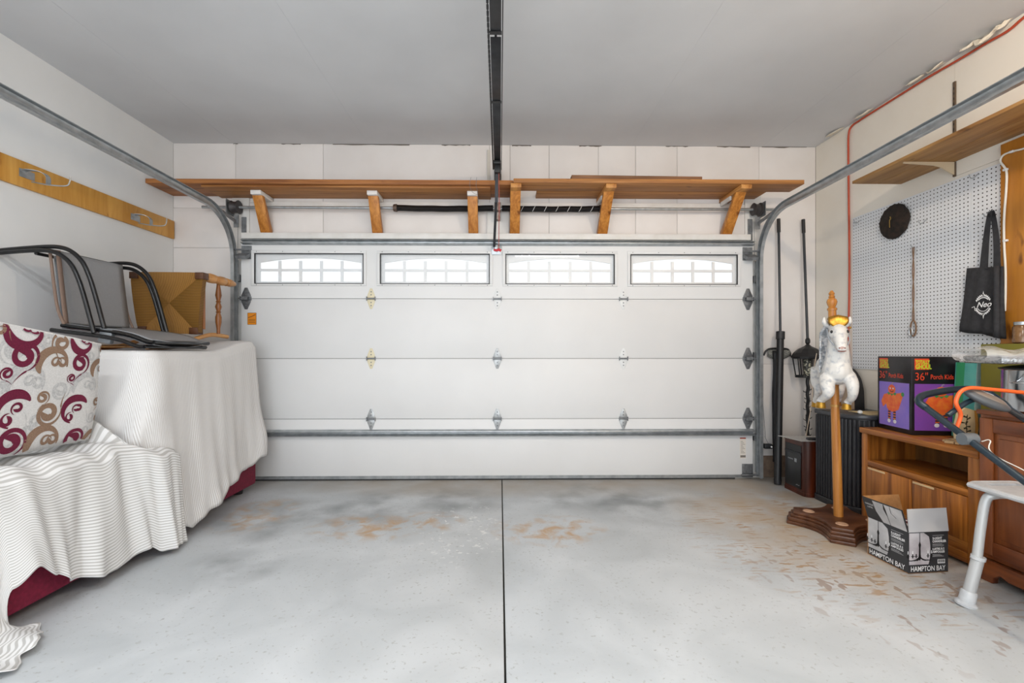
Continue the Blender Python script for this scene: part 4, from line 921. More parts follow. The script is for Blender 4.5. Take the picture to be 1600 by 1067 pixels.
# empty peg hooks
for (px, py, lab) in ((1346, 346, 'empty wire peg hook by the orange cord'), (1449, 346, 'empty wire peg hook beside the dark disc'), (1530, 275, 'empty wire peg hook high up under the wooden shelf')):
    p = PX(px, py, PEGX - 0.001)
    tag(MB().tube(bez([p + Vector((0, 0, 0.012)), p + Vector((-0.012, 0.002, 0.008)), p + Vector((-0.03, 0.004, -0.01)), p + Vector((-0.05, 0.006, -0.008)), p + Vector((-0.055, 0.008, 0.012))], 5), 0.0028, 6).build('peg_hook', m_galv, base=p, smooth=True), lab, 'hook')
# tote bag
m_tote = M('black_canvas', '#252528', 0.85, col2='#2e2e31', scale=40, bump=0.25, bscale=120)
bag = T('tote_bag', 'black cloth tote bag with white print hanging from the pegboard', 'bag', PX(1536, 418, XR - 0.04))
outl = [PX(x, y, XR - 0.05) for x, y in ((1511, 419), (1569, 416), (1571, 529), (1498, 517))]
def bagf(sgn):
    def f(u, v):
        q = outl[0].lerp(outl[1], u).lerp(outl[3].lerp(outl[2], u), v)
        e = min(1, 6*min(u, 1-u, 1-v if v > 0.5 else 1)); t = 0.016*math.sqrt(max(0, 1-(1-e)**2))*(0.35 + 0.65*v) + 0.001
        rip = 0.005*math.sin(u*11 + 2*v) + 0.004*math.sin(u*23 + v*3)
        return q + Vector((-sgn*t + rip*0.8, 0, -0.004*math.sin(u*9)*v))
    return f
mb = MB().grid(bagf(1), 24, 16).grid(bagf(-1), 24, 16); mb.build('body', m_tote, bag, smooth=True, weld=False, solid=0.002, angle=180)
def foldf(u, v):
    q = outl[0].lerp(outl[1], 0.86 + 0.14*u).lerp(outl[3].lerp(outl[2], 0.88 + 0.12*u), v)
    return q + Vector((-0.028 - 0.012*math.sin(pi*u) - 0.006*v, 0, 0.002))
MB().grid(foldf, 6, 8).build('folded_edge', m_tote, bag, smooth=True, solid=0.003, angle=180)
hang = PX(1550, 335, XR - 0.05)
for (xa_, xb_) in ((1534, 1556), (1540, 1560)):
    p0, p1 = PX(xa_, 420, XR - 0.062), PX(xb_, 418, XR - 0.062)
    pth = bez([p0, p0.lerp(hang, 0.55) + Vector((0, 0.012, 0)), hang + Vector((-0.006, 0.008, 0)), hang + Vector((-0.004, -0.008, 0.0)), p1.lerp(hang, 0.5) + Vector((0, -0.010, 0)), p1], 6)
    mb = MB()
    for q0, q1 in zip(pth[:-1], pth[1:]): mb.beam(q0, q1, 0.026, 0.003, (0, 1, 0.15))
    mb.build('handle', m_tote, bag)
p = PX(1551, 338, PEGX); MB().tube([p, p + Vector((-0.05, 0, 0.0)), p + Vector((-0.055, 0, 0.015))], 0.003, 6).build('hook', m_galv, bag)
lo = PX(1536, 476, XR - 0.083); ff = Flat(lo, (0, -1, 0), (0, 0, 1)); m_ink = M('white_ink', '#e4e4e4', 0.7); lg = MB()
n = 30; ring_o = []
for i in range(2*n): 
    a = 2*pi*i/(2*n)
    if not (0.55 < math.cos(a) and False): ring_o.append(((0.058 if i % 2 else 0.051)*math.cos(a)*0.85, (0.064 if i % 2 else 0.056)*math.sin(a)))
for (i0, i1) in ((4, 27), (33, 57)):
    seg = [ring_o[i % (2*n)] for i in range(i0, i1)]
    lgseg = [(u*0.84, v*0.84) for u, v in seg]
    vs = []; fs = []
    for q in range(len(seg)): vs += [ff.p(*seg[q], 0.0), ff.p(*lgseg[q], 0.0)]
    for q in range(len(seg)-1): fs.append((2*q, 2*q+1, 2*q+3, 2*q+2))
    lg.add(vs, fs)
ff.ribbon(lg, [(-0.066, -0.012), (-0.05, -0.006), (-0.047, -0.03), (-0.035, -0.035)], 0.004, 0.0)
for a0_, a1_ in ((3.7, 5.7),): ff.ribbon(lg, [(0.037*math.cos(a0_ + (a1_-a0_)*i/12), 0.045*math.sin(a0_ + (a1_-a0_)*i/12) + 0.006) for i in range(13)], 0.0035, 0.0)
for a0_, a1_ in ((0.7, 2.4),): ff.ribbon(lg, [(0.037*math.cos(a0_ + (a1_-a0_)*i/12), 0.042*math.sin(a0_ + (a1_-a0_)*i/12)) for i in range(13)], 0.005, 0.0)
ff.poly(lg, [(-0.004, -0.052), (0.008, -0.052), (0.001, -0.085)], 0.0); ff.poly(lg, [(-0.004, 0.052), (0.006, 0.052), (0.002, 0.082)], 0.0)
lo_ = lg.build('printed_badge', m_ink, bag); lo_['kind'] = 'stuff'
ff.text('Neo', -0.038, -0.014, 0.046, 0.0006, m_ink, bag, shear=0.35, bold=0.0006)

# ================================================================== BACK RIGHT CORNER
wk = T('telescopic_pole', 'tall thin black pole in a thick black lower tube by the door track', 'pole', PZ(1215, 757, 0))
foot = PZ(1215, 757, 0); mid_ = PY(1219.5, 518, 4.17); topp = PY(1216.5, 342, 4.235)
MB().tube([mid_.lerp(foot, 0.04), topp], 0.0105, 12).build('upper_pole', M('pole_slate', '#2a2e33', 0.4), wk, smooth=True)
MB().tube([topp.lerp(mid_, 0.12), topp], 0.015, 12).build('grip', m_blackp, wk, smooth=True)
MB().tube([mid_, mid_.lerp(foot, 0.05), mid_.lerp(foot, 0.05)], 0.036, 14).build('collar', m_blackp, wk, smooth=True)
MB().tube([mid_.lerp(foot, 0.05), foot + (mid_ - foot)*0.03], 0.029, 14).build('lower_tube', m_black, wk, smooth=True)
MB().tube([foot + (mid_ - foot)*0.035, foot + Vector((0, 0, 0.003))], [0.031, 0.028], 14).build('foot_cap', m_blackp, wk, smooth=True)
# folded black cover hanging behind the tube
def slv(u, v):
    c_ = PY(1207 + 14*u, 548 + 172*v, 4.235); s = math.sin(pi*u)
    return c_ + Vector((0.004*math.sin(v*9), -0.022*s - 0.004*math.sin(v*14 + u*4), -0.01*math.sin(u*3)*v + 0.006*math.sin(v*17)))
tag(MB().grid(slv, 8, 24).build('folded_cover', M('black_nylon', '#1d1d20', 0.6, bump=0.4, scale=20), base=PY(1214, 548, 4.24), smooth=True, solid=0.006, angle=180), 'narrow black cloth cover hanging flat behind the black tube', 'cover')
# mesh head behind the poles
nh = T('mesh_net_head', 'black rimmed grey mesh net head on the wall behind the poles', 'net', PY(1224, 552, 4.26))
c0 = PY(1219, 553, 4.268)
rim_ = bez([c0 + Vector((-0.155, 0, -0.015)), c0 + Vector((-0.135, -0.01, 0.03)), c0 + Vector((-0.09, -0.015, 0.05)), c0 + Vector((0.045, -0.012, 0.048)), c0 + Vector((0.085, -0.006, 0.02)), c0 + Vector((0.095, 0, -0.02))], 6)
MB().tube(rim_, 0.008, 8).build('rim', m_black, nh, smooth=True)
MB().grid(lambda u, v: c0 + Vector((-0.125 + 0.205*u, -0.005 - 0.02*math.sin(pi*v), 0.045 - 0.10*v*(0.5 + 0.5*math.sin(pi*(0.1 + 0.8*u))))), 20, 6).build('mesh', M('net_grey', '#8f8f88', 0.7, col2='#5d5e5c', scale=160, lo=0.45, hi=0.55), nh, smooth=True, solid=0.002, angle=180)
# lantern on a twisted post
ln_ = T('garden_lantern', 'black garden lantern on a twisted post with a long thin pole above', 'lantern', (PY(1262, 600, 4.15).x, 4.15, 0))
lx = PY(1262, 600, 4.15).x; LY = 4.15
def lz(py): return PY(1262, py, LY).z
ptop = PY(1255, 343, 4.245); pbot = Vector((lx, LY, lz(536)))
MB().tube([pbot, ptop], 0.011, 10).build('pole', M('pole_slate', '#2a2e33', 0.4), ln_, smooth=True)
MB().tube([ptop.lerp(pbot, 0.11), ptop], 0.015, 10).build('grip', m_blackp, ln_, smooth=True)
MB().lathe([(0.012, lz(528)), (0.02, lz(531)), (0.02, lz(535)), (0.012, lz(538)), (0.03, lz(541)), (0.075, lz(545)), (0.110, lz(551)), (0.130, lz(557)), (0.128, lz(559)), (0.04, lz(559))], (lx, LY, 0), (0, 0, 1), 12).build('roof', m_black, ln_)
za, zb = lz(559), lz(589)
for i in range(6):
    a = pi/6 + pi/3*i
    for e in (-0.1, 0.1):
        MB().tube([(lx + 0.125*math.cos(a+e), LY + 0.09*math.sin(a+e), za), (lx + 0.098*math.cos(a+e), LY + 0.07*math.sin(a+e), zb)], 0.0045, 6).build('cage_bar', m_black, ln_)
for z, r_ in ((za - 0.004, 0.128), (zb, 0.102), (zb + 0.012, 0.104)): MB().tube([(lx + r_*math.cos(2*pi*i/24), LY + r_*0.75*math.sin(2*pi*i/24), z) for i in range(24)], 0.0045, 6, closed=True).build('cage_ring', m_black, ln_)
MB().lathe([(0.03, zb), (0.036, zb + 0.02), (0.036, za - 0.02), (0.03, za)], (lx, LY, 0), (0, 0, 1), 12).build('light_core', M('core_dark', '#2f2f2d', 0.4, col2='#b5b29c', scale=70, lo=0.52, hi=0.56), ln_)
MB().tube([(lx + 0.003*math.cos(i*0.9), LY + 0.003*math.sin(i*0.9), zb - (zb - 0.0)*i/60) for i in range(61)], 0.014, 8).build('twisted_post', m_black, ln_, smooth=True)
for i in range(26):
    z = zb - 0.12 - 0.013*i*1.5; a = i*2.4
    q = Vector((lx + 0.014*math.cos(a), LY + 0.014*math.sin(a), z))
    MB().tube([q, q + Vector((0.016*math.cos(a), 0.016*math.sin(a), 0.006)), q + Vector((0.022*math.cos(a), 0.022*math.sin(a), 0.018))], [0.003, 0.004, 0.0008], 5).build('leaf_spur', m_black, ln_)
MB().lathe([(0.09, 0), (0.09, 0.012), (0.03, 0.025), (0.015, 0.05)], (lx, LY, 0), (0, 0, 1), 16).build('base', m_black, ln_)
# loose pale lead
pw = [PY(1276, 552, 4.0), PY(1272, 575, 3.99), PY(1270, 600, 3.985), PY(1268, 630, 3.985), PY(1263, 660, 3.98), PY(1259, 684, 3.975)]
tag(MB().tube(bez(pw, 6), 0.0035, 6).build('power_lead', M('lead_beige', '#c9b7a4', 0.6), base=pw[-1], smooth=True), 'pale power lead hanging in front of the lantern post', 'cable')
# photo-eye sensor beside the track
se = T('safety_sensor', 'small black safety sensor beside the garage door track', 'sensor', PY(1193, 697, 4.16))
p = PY(1194, 697, 4.17); p.x += 0.03; MB().obox(p, (0.075, 0.05, 0.042)).build('body', m_blackp, se, bevel=0.008)
MB().lathe([(0.008, 0), (0.007, 0.006)], p + Vector((0.022, -0.024, -0.002)), (0, -1, 0), 10).build('lens', m_hwhite, se)
MB().tube(bez([p + Vector((0.01, 0, 0.02)), p + Vector((-0.01, 0.02, 0.08)), p + Vector((0.012, 0.06, 0.12)), p + Vector((0.0, 0.095, 0.6)), p + Vector((0.0, 0.095, 1.1))], 6), 0.002, 6).build('lead', m_galvd, se)
B(p.x - 0.03, p.x + 0.03, p.y + 0.022, 4.272, p.z - 0.012, p.z + 0.004).build('bracket', m_galvd, se)

# ---- infrared heater in a wooden cabinet
wd_heat = wood('heater_wood', '#2e1007', '#53210c', 'Z', 0.3, 16)
ht = T('electric_heater', 'small dark wood cabinet heater with black front below papers', 'heater', (2.59, 3.82, 0))
hx0, hx1, hy0, hy1, hz = 2.445, 2.735, 3.682, 3.955, 0.445
rr = 0.05; foot_ = [(hx0 + rr - rr*math.cos(a), hy0 + rr - rr*math.sin(a)) for a in [pi/2*i/6 for i in range(7)]] + [(hx1, hy0), (hx1, hy1), (hx0, hy1)]
MB().prism(foot_, lambda u, v, w_: Vector((u, v, w_)), 0.02, hz - 0.02).build('cabinet', wd_heat, ht, smooth=True)
MB().prism([(2.59 + (u-2.59)*1.03, 3.82 + (v-3.82)*1.03) for u, v in foot_], lambda u, v, w_: Vector((u, v, w_)), hz - 0.02, hz).build('top', wd_heat, ht, smooth=True)
MB().prism([(2.59 + (u-2.59)*1.02, 3.82 + (v-3.82)*1.02) for u, v in foot_], lambda u, v, w_: Vector((u, v, w_)), 0.0, 0.03).build('plinth', wd_heat, ht, smooth=True)
B(hx0 - 0.008, hx0 - 0.0005, hy0 + 0.055, hy1 - 0.015, 0.05, 0.33).build('front_panel', M('heater_black', '#15171a', 0.3), ht, bevel=0.003)
B(hx0 - 0.004, hx0 - 0.0005, hy0 + 0.055, hy1 - 0.015, 0.345, 0.40).build('air_slot', m_black, ht)
B(hx0 - 0.012, hx0 - 0.0005, hy0 + 0.055, hy1 - 0.015, 0.325, 0.345).build('front_lip', m_blackp, ht, bevel=0.003)
fh = Flat((hx0 - 0.0083, hy1 - 0.015, 0.05), (0, -1, 0), (0, 0, 1)); mb = MB()
for i in range(4): fh.rect(mb, 0.04 + 0.018*i, 0.052 + 0.018*i, 0.22, 0.229, 0.0003)
fh.rect(mb, 0.125, 0.155, 0.208, 0.238, 0.0003); mo = mb.build('control_marks', M('mark_grey', '#8d9194', 0.5), ht); mo['kind'] = 'stuff'
mb = MB(); fh.ribbon(mb, [(0.145, 0.022), (0.16, 0.03), (0.175, 0.024), (0.19, 0.028)], 0.005, 0.0003); mb.build('badge_script', M('mark_grey', '#8d9194', 0.5), ht)
def sheet_(name, label, pts, z, mat, th=0.002, **k):
    return tag(MB().prism(pts, lambda u, v, w_: Vector((u, v, w_)), z, z + th).build(name, mat, base=(pts[0][0], pts[0][1], z)), label, 'paper')
m_news = M('newsprint', '#d2cfca', 0.8, col2='#8f8d8a', scale=90, stretch=(1, 5, 1), lo=0.5, hi=0.6)
sheet_('newspaper', 'printed paper lying on the dark wood heater', [(2.42, 3.70), (2.72, 3.72), (2.735, 3.93), (2.38, 3.95)], hz + 0.001, m_news)
rm = T('remote_control', 'small black remote control on the papers on the heater', 'remote', (2.56, 3.74, hz + 0.003))
MB().obox((2.56, 3.745, hz + 0.0135), (0.12, 0.045, 0.02), rotm(0, 0, -0.1)).build('case', m_blackp, rm, bevel=0.008, bseg=3)
MB().obox((2.585, 3.742, hz + 0.0245), (0.02, 0.02, 0.002), rotm(0, 0, -0.1)).build('button', m_hdark, rm)

# ---- taupe tower with black side
m_taupe = M('taupe_fabric', '#a8937f', 0.6, col2='#9c8876', scale=6)
tw = T('padded_panel', 'tall taupe rounded panel with black edges standing in the corner', 'appliance', (2.84, 3.88, 0))
outl2 = [(3.672, 0.0), (3.672, 0.70), (3.69, 0.90), (3.75, 1.00), (3.84, 1.045), (3.93, 1.045), (4.0, 1.00), (4.03, 0.90), (4.04, 0.70), (4.04, 0.0)]
ys = [Vector((y, z)) for y, z in outl2]
sm_ = [(p.x, p.y) for p in bez([Vector((y, z, 0)) for y, z in outl2], 5)]
MB().prism(sm_, lambda u, v, w_: Vector((w_, u, v)), 2.835, 2.911).build('shell', m_blackp, tw, smooth=True, bevel=0.0)
MB().prism([(3.865 + (y-3.865)*0.97, 0.02 + z*0.965) for y, z in sm_], lambda u, v, w_: Vector((w_, u, v)), 2.80, 2.835).build('front_pad', m_taupe, tw, smooth=True)

# ---- black tambour cabinet
tb = T('tambour_cabinet', 'black cabinet with ribbed curved front between heater and oak stand', 'cabinet', (2.7, 3.45, 0))
cur = bez([Vector((2.80, 3.262, 0)), Vector((2.70, 3.258, 0)), Vector((2.62, 3.265, 0)), Vector((2.555, 3.31, 0)), Vector((2.52, 3.38, 0)), Vector((2.508, 3.46, 0)), Vector((2.505, 3.55, 0)), Vector((2.505, 3.655, 0))], 6)
cl_ = [0.0]
for a, b_ in zip(cur[:-1], cur[1:]): cl_.append(cl_[-1] + (b_-a).length)
foot_ = [(p.x, p.y) for p in cur] + [(2.925, 3.655), (2.925, 3.262)]
cen = Vector((2.75, 3.46))
m_tamb = M('tambour_black', '#1c1c20', 0.35, col2='#232327', scale=10)
def scl(f_, k_): return [(cen.x + (u-cen.x)*k_ if u < 2.9 else u, cen.y + (v-cen.y)*k_) for u, v in f_]
MB().prism(scl(foot_, 0.97), lambda u, v, w_: Vector((u, v, w_)), 0.05, 0.68).build('body', m_tamb, tb)
MB().prism(scl(foot_, 1.03), lambda u, v, w_: Vector((u, v, w_)), 0.0, 0.05).build('plinth', m_tamb, tb, bevel=0.004)
MB().prism(scl(foot_, 1.03), lambda u, v, w_: Vector((u, v, w_)), 0.682, 0.712).build('top', M('tambour_top', '#33353a', 0.25), tb, bevel=0.006)
NS = 22
for i in range(NS):
    s = (i + 0.5)/NS*cl_[-1]; j = max(q for q in range(len(cl_)-1) if cl_[q] <= s); t_ = (s - cl_[j])/(cl_[j+1]-cl_[j]); p = cur[j].lerp(cur[j+1], t_)
    p = Vector((cen.x + (p.x-cen.x)*0.985, cen.y + (p.y-cen.y)*0.985, 0))
    MB().tube([p + Vector((0, 0, 0.055)), p + Vector((0, 0, 0.675))], cl_[-1]/NS*0.44, 8).build('slat', m_tamb, tb, smooth=True)
for z in (0.53, 0.30): p = cur[14]; MB().obox((p.x - 0.022, p.y - 0.014, z), (0.012, 0.05, 0.09), rotm(0, 0, -0.5)).build('handle_plate', m_blackp, tb, bevel=0.004)
sheet_('manila_paper', 'tan paper lying on the black ribbed cabinet', [(2.64, 3.30), (2.86, 3.29), (2.87, 3.50), (2.66, 3.52)], 0.7135, M('manila', '#c9b185', 0.8))
tag(MB().ell((2.63, 3.36, 0.727), (0.018, 0.014, 0.014), None, 7, 5).build('crumpled_tissue', M('tissue', '#d9d9d8', 0.9, bump=0.5, scale=60), base=(2.63, 3.36, 0.713)), 'small crumpled white tissue on the black ribbed cabinet', 'tissue')

# ================================================================== CAROUSEL HORSE ON A STAND
wd_base = wood('stand_wood', '#43230f', '#66402a', 'X', 0.35, 20)
wd_pole = wood('pole_wood', '#9a5e22', '#c98d45', 'Z', 0.4, 50)
hs = T('carousel_horse', 'white carousel horse figure on a wooden pole with a stepped brown base', 'horse figure', (2.21, 3.02, 0))
bc = Vector((2.235, 3.03))
def plan_base(k):
    pts = []; ang0 = math.radians(12)
    for q in range(4):
        a = ang0 + q*pi/2
        def rt(x, y, a=a): return (bc.x + k*(x*math.cos(a) - y*math.sin(a)), bc.y + k*(x*math.sin(a) + y*math.cos(a)))
        # clipped corner, then a hollow side
        pts += [rt(0.255, 0.165 - 0.0), rt(0.165, 0.255)]
        for i in range(1, 8):
            t_ = i/8; x = 0.165 - 0.33*t_; pts.append(rt(x, 0.255 - 0.065*math.sin(pi*t_)))
    return pts
for i, (k_, z0, z1) in enumerate(((1.0, 0, 0.022), (0.97, 0.022, 0.05), (0.92, 0.05, 0.068), (0.87, 0.068, 0.088))):
    MB().prism(plan_base(k_), lambda u, v, w_: Vector((u, v, w_)), z0, z1 - 0.0004).build('base_step', wd_base, hs, bevel=0.004)
m_rose = M('rosette_pale', '#b08d72', 0.6)
for a in (0.25, 1.82, 3.4, 4.97):
    MB().lathe([(0.035, 0), (0.03, 0.004), (0.018, 0.003), (0.008, 0.006)], (bc.x + 0.17*math.cos(a + 0.75), bc.y + 0.17*math.sin(a + 0.75), 0.0882), (0, 0, 1), 12).build('rosette', m_rose, hs)
pb, pt = Vector((2.228, 3.03, 0.088)), Vector((2.185, 3.03, 1.47))
MB().tube([pb, pb.lerp(pt, 0.985)], [0.0275, 0.023], 14).build('pole', wd_pole, hs, smooth=True)
dirp = (pt - pb).normalized()
MB().lathe([(0.028, 0), (0.028, 0.012), (0.019, 0.02), (0.026, 0.035), (0.031, 0.055), (0.026, 0.072), (0.015, 0.08), (0.020, 0.088), (0.013, 0.098), (0.018, 0.11), (0.006, 0.13)], pt - dirp*0.03, dirp, 14).build('finial', wd_pole, hs, smooth=True)
MB().tube([pb.lerp(pt, 0.52), pb.lerp(pt, 0.53)], 0.0285, 14).build('pole_ring', M('brass_dull', '#b08a4e', 0.4, 0.5), hs)
# horse: f towards the camera, r to the picture's right
HO = Vector((2.205, 3.03, 1.045)); fa = math.radians(16)
fv = Vector((-0.43, -0.90, 0)).normalized(); rv = Vector((0, 0, 1)).cross(fv) * 1.0
rv = Vector((-fv.y, fv.x, 0))
def hp(f_, r_, z_): return HO + fv*f_ + rv*r_ + Vector((0, 0, z_))
hm = MB()
def limb(pts, rads): hm.tube(bez([hp(*p) for p in pts], 4), sum([[rads[i] + (rads[i+1]-rads[i])*k/4 for k in range(4)] for i in range(len(rads)-1)], []) + [rads[-1]], 12)
hrot = Matrix((rv, fv, Vector((0, 0, 1)))).transposed()
hm.ell(hp(0.055, 0, 0.0), (0.083, 0.10, 0.092), hrot); hm.ell(hp(-0.05, 0, 0.005), (0.078, 0.14, 0.082), hrot); hm.ell(hp(-0.17, 0, 0.015), (0.085, 0.11, 0.09), hrot)
limb([(0.06, 0, 0.05), (0.085, 0, 0.13), (0.075, 0, 0.22), (0.07, 0, 0.27)], [0.075, 0.062, 0.05, 0.04])
limb([(0.06, 0, 0.28), (0.11, 0, 0.245), (0.155, 0, 0.19), (0.18, 0, 0.145)], [0.048, 0.046, 0.036, 0.029])       # head
hm.ell(hp(0.10, 0, 0.235), (0.056, 0.05, 0.05), hrot)                                                                    # cheeks
for s in (-1, 1):
    hm.ell(hp(0.188, s*0.012, 0.140), (0.014, 0.014, 0.016), hrot)
    limb([(0.045, s*0.045, 0.285), (0.05, s*0.066, 0.315), (0.055, s*0.07, 0.35)], [0.015, 0.018, 0.006])            # ears
# fore legs: lifted, knees bent
limb([(0.07, -0.055, -0.04), (0.115, -0.062, -0.09), (0.135, -0.06, -0.135), (0.11, -0.07, -0.165), (0.075, -0.085, -0.185), (0.07, -0.09, -0.205)], [0.045, 0.042, 0.034, 0.026, 0.022, 0.026])
limb([(0.07, 0.055, -0.03), (0.12, 0.066, -0.075), (0.125, 0.07, -0.13), (0.10, 0.068, -0.17), (0.07, 0.06, -0.19), (0.065, 0.052, -0.21)], [0.043, 0.038, 0.030, 0.024, 0.020, 0.025])
# hind legs
limb([(-0.19, -0.05, 0.0), (-0.21, -0.062, -0.08), (-0.16, -0.062, -0.135), (-0.20, -0.065, -0.19), (-0.24, -0.066, -0.23)], [0.06, 0.045, 0.03, 0.022, 0.025])
limb([(-0.19, 0.05, 0.0), (-0.22, 0.058, -0.08), (-0.17, 0.058, -0.14), (-0.22, 0.06, -0.19), (-0.26, 0.06, -0.22)], [0.06, 0.045, 0.03, 0.022, 0.025])
m_horse = M('horse_white', '#d8d6d2', 0.45, col2='#aeb1b6', scale=34, lo=0.5, hi=0.68, detail=7)
hm.build('body', m_horse, hs, remesh=0.006)
mn = MB()
for i in range(9):
    t_ = i/8; b0 = (0.045 - 0.02*t_, 0, 0.30 - 0.24*t_)
    mn.tube(bez([hp(b0[0] - 0.035, -0.01, b0[2] + 0.02), hp(b0[0] - 0.05, -0.05, b0[2] - 0.01), hp(b0[0] - 0.04, -0.078, b0[2] - 0.06 + 0.01*(i % 3)), hp(b0[0] - 0.02, -0.085, b0[2] - 0.085)], 4), [0.014]*5 + [0.012]*4 + [0.007]*3 + [0.002], 8)
mn.build('mane', M('mane_grey_white', '#d3d4d6', 0.5, col2='#8f959c', scale=45, lo=0.45, hi=0.58), hs, remesh=0.006)
m_gold = M('gold_paint', '#b5892f', 0.35, 0.6, col2='#8c6418', scale=40, bump=0.3)
gm = MB(); gm.ell(hp(0.06, 0, 0.318), (0.052, 0.032, 0.034), hrot)
for i in range(7): gm.tube(bez([hp(0.03, -0.042 + 0.014*i, 0.335), hp(0.085, -0.045 + 0.015*i, 0.352 - 0.004*abs(i-3)), hp(0.105, -0.045 + 0.015*i, 0.312), hp(0.108, -0.02 + 0.0067*i, 0.285)], 4), 0.010, 7)
gm.build('gold_forelock', m_gold, hs, remesh=0.005)
for s, f_, r_, z_ in ((-1, 0.068, -0.09, -0.222), (1, 0.062, 0.05, -0.226), (-1, -0.25, -0.066, -0.25), (1, -0.27, 0.06, -0.238)):
    MB().lathe([(0.024, 0.016), (0.026, 0.0), (0.029, -0.02), (0.024, -0.022)], hp(f_, r_, z_), (0, 0.0, 1), 12).build('hoof', m_gold, hs, smooth=True)
for s in (-1, 1):
    MB().ell(hp(0.130, s*0.042, 0.250), (0.008, 0.011, 0.010), hrot, 10, 7).build('eye', m_black, hs, smooth=True)
    MB().ell(hp(0.200, s*0.014, 0.146), (0.005, 0.004, 0.005), hrot, 8, 6).build('nostril', M('nostril_pink', '#8d5f58', 0.6), hs, smooth=True)
    MB().tube(bez([hp(0.168, s*0.036, 0.165), hp(0.12, s*0.054, 0.205), hp(0.06, s*0.055, 0.27)], 5), 0.004, 6).build('bridle_strap', M('bridle_grey', '#9aa0a8', 0.5), hs, smooth=True)
MB().tube(bez([hp(0.192, -0.02, 0.128), hp(0.2, 0, 0.124), hp(0.192, 0.02, 0.128)], 4), 0.0035, 6).build('mouth', M('mouth_brown', '#7a5148', 0.6), hs, smooth=True)
MB().ell(hp(0.176, 0, 0.150), (0.0285, 0.026, 0.027), hrot, 14, 9).build('muzzle', M('muzzle_pink', '#cdb3a8', 0.5, col2='#b08f86', scale=60), hs, smooth=True)
MB().ell(hp(0.10, 0.062, 0.275), (0.007, 0.007, 0.007), hrot, 10, 7).build('gold_stud', m_gold, hs, smooth=True)
MB().tube(bez([hp(-0.26, 0, 0.07), hp(-0.31, -0.01, 0.06), hp(-0.335, -0.02, -0.02), hp(-0.33, -0.02, -0.12)], 5), [0.02]*5 + [0.03]*5 + [0.026]*5 + [0.006], 9).build('tail', M('mane_grey_white', '#d3d4d6'), hs, smooth=True)
MB().ell(hp(-0.06, -0.0, 0.075), (0.075, 0.085, 0.03), hrot).build('saddle', M('saddle_white', '#dcd6c4', 0.4), hs, smooth=True)

# ================================================================== OAK STAND
oak = wood('oak_along', '#7a4315', '#b8742e', 'Y', 0.4, 60); oakz = wood('oak_up', '#774113', '#b5702a', 'Z', 0.4, 60)
sx0, sx1, sy0, sy1, sz = 2.54, 2.925, 2.430, 3.232, 0.638
tv = T('television_stand', 'golden oak television stand with an open shelf above two doors', 'stand', (2.73, 2.84, 0))
B(sx0 - 0.012, sx1, sy0 - 0.006, sy1 + 0.006, sz - 0.036, sz).build('top', oak, tv, bevel=0.004)
for (a, b_) in ((sy0, sy0 + 0.02), (sy1 - 0.02, sy1)): B(sx0 + 0.02, sx1, a, b_, 0.0, sz - 0.0365).build('side', oakz, tv)
for (a, b_) in ((sy0, sy0 + 0.06), (sy1 - 0.05, sy1)): B(sx0, sx0 + 0.0195, a, b_, 0.0, sz - 0.0365).build('stile', oakz, tv, bevel=0.002)
B(sx0 + 0.0, sx1 - 0.02, sy0 + 0.0605, sy1 - 0.0505, 0.382, 0.42).build('shelf', oak, tv, bevel=0.003)
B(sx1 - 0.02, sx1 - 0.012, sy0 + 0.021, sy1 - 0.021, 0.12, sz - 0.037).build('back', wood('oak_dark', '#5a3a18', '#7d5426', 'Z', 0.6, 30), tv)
ym = (sy0 + sy1)/2
for (a, b_) in ((sy0 + 0.062, ym - 0.002), (ym + 0.002, sy1 - 0.052)):
    dr = B(sx0 - 0.004, sx0 + 0.016, a, b_, 0.135, 0.379).build('door', oakz, tv, bevel=0.003)
    B(sx0 - 0.008, sx0 - 0.0045, (a+b_)/2 + 0.02, (a+b_)/2 + 0.16, 0.362, 0.374).build('pull_strip', M('pull_pale', '#d8b98a', 0.3), dr, bevel=0.001)
B(sx0 + 0.01, sx0 + 0.03, sy0 + 0.0605, sy1 - 0.0505, 0.02, 0.132).build('kick_board', oak, tv, bevel=0.002)
B(sx0 - 0.006, sx0 + 0.0095, sy0 + 0.0605, sy1 - 0.0505, 0.02, 0.075).build('plinth', oak, tv, bevel=0.006)

# ---- tall black costume box
m_bk = M('carton_black', '#131215', 0.3, col2='#1d1a1e', scale=20)
px_ = T('costume_box', 'tall black printed carton with pumpkin costume pictures on the oak stand', 'box', (2.75, 3.05, sz))
an = math.radians(-7); e1 = Vector((math.cos(an), math.sin(an), 0)); e2 = Vector((-math.sin(an), math.cos(an), 0)); C0 = Vector((2.612, 2.915, sz + 0.001)); bw, bd, bh = 0.278, 0.315, 0.497
mb = MB(); mb.obox(C0 + e1*bw/2 + e2*bd/2 + Vector((0, 0, bh/2)), (bw, bd, bh), rotm(0, 0, an)); mb.build('carton', m_bk, px_, bevel=0.004)
m_pur = M('print_purple', '#84479f', 0.35, col2='#7446a6', scale=5); m_blu = M('print_violet', '#7a66c6', 0.35, col2='#9a78c4', scale=4)
m_or = M('print_orange', '#e0552a', 0.4, col2='#e87a2e', scale=30); m_gr = M('print_green', '#3f8a4a', 0.4); m_lime = M('print_lime', '#b5c832', 0.4); m_red = M('print_red', '#d8462a', 0.4); m_legp = M('print_leg', '#3a2438', 0.5); m_shoe = M('print_shoe', '#d9d6da', 0.5)
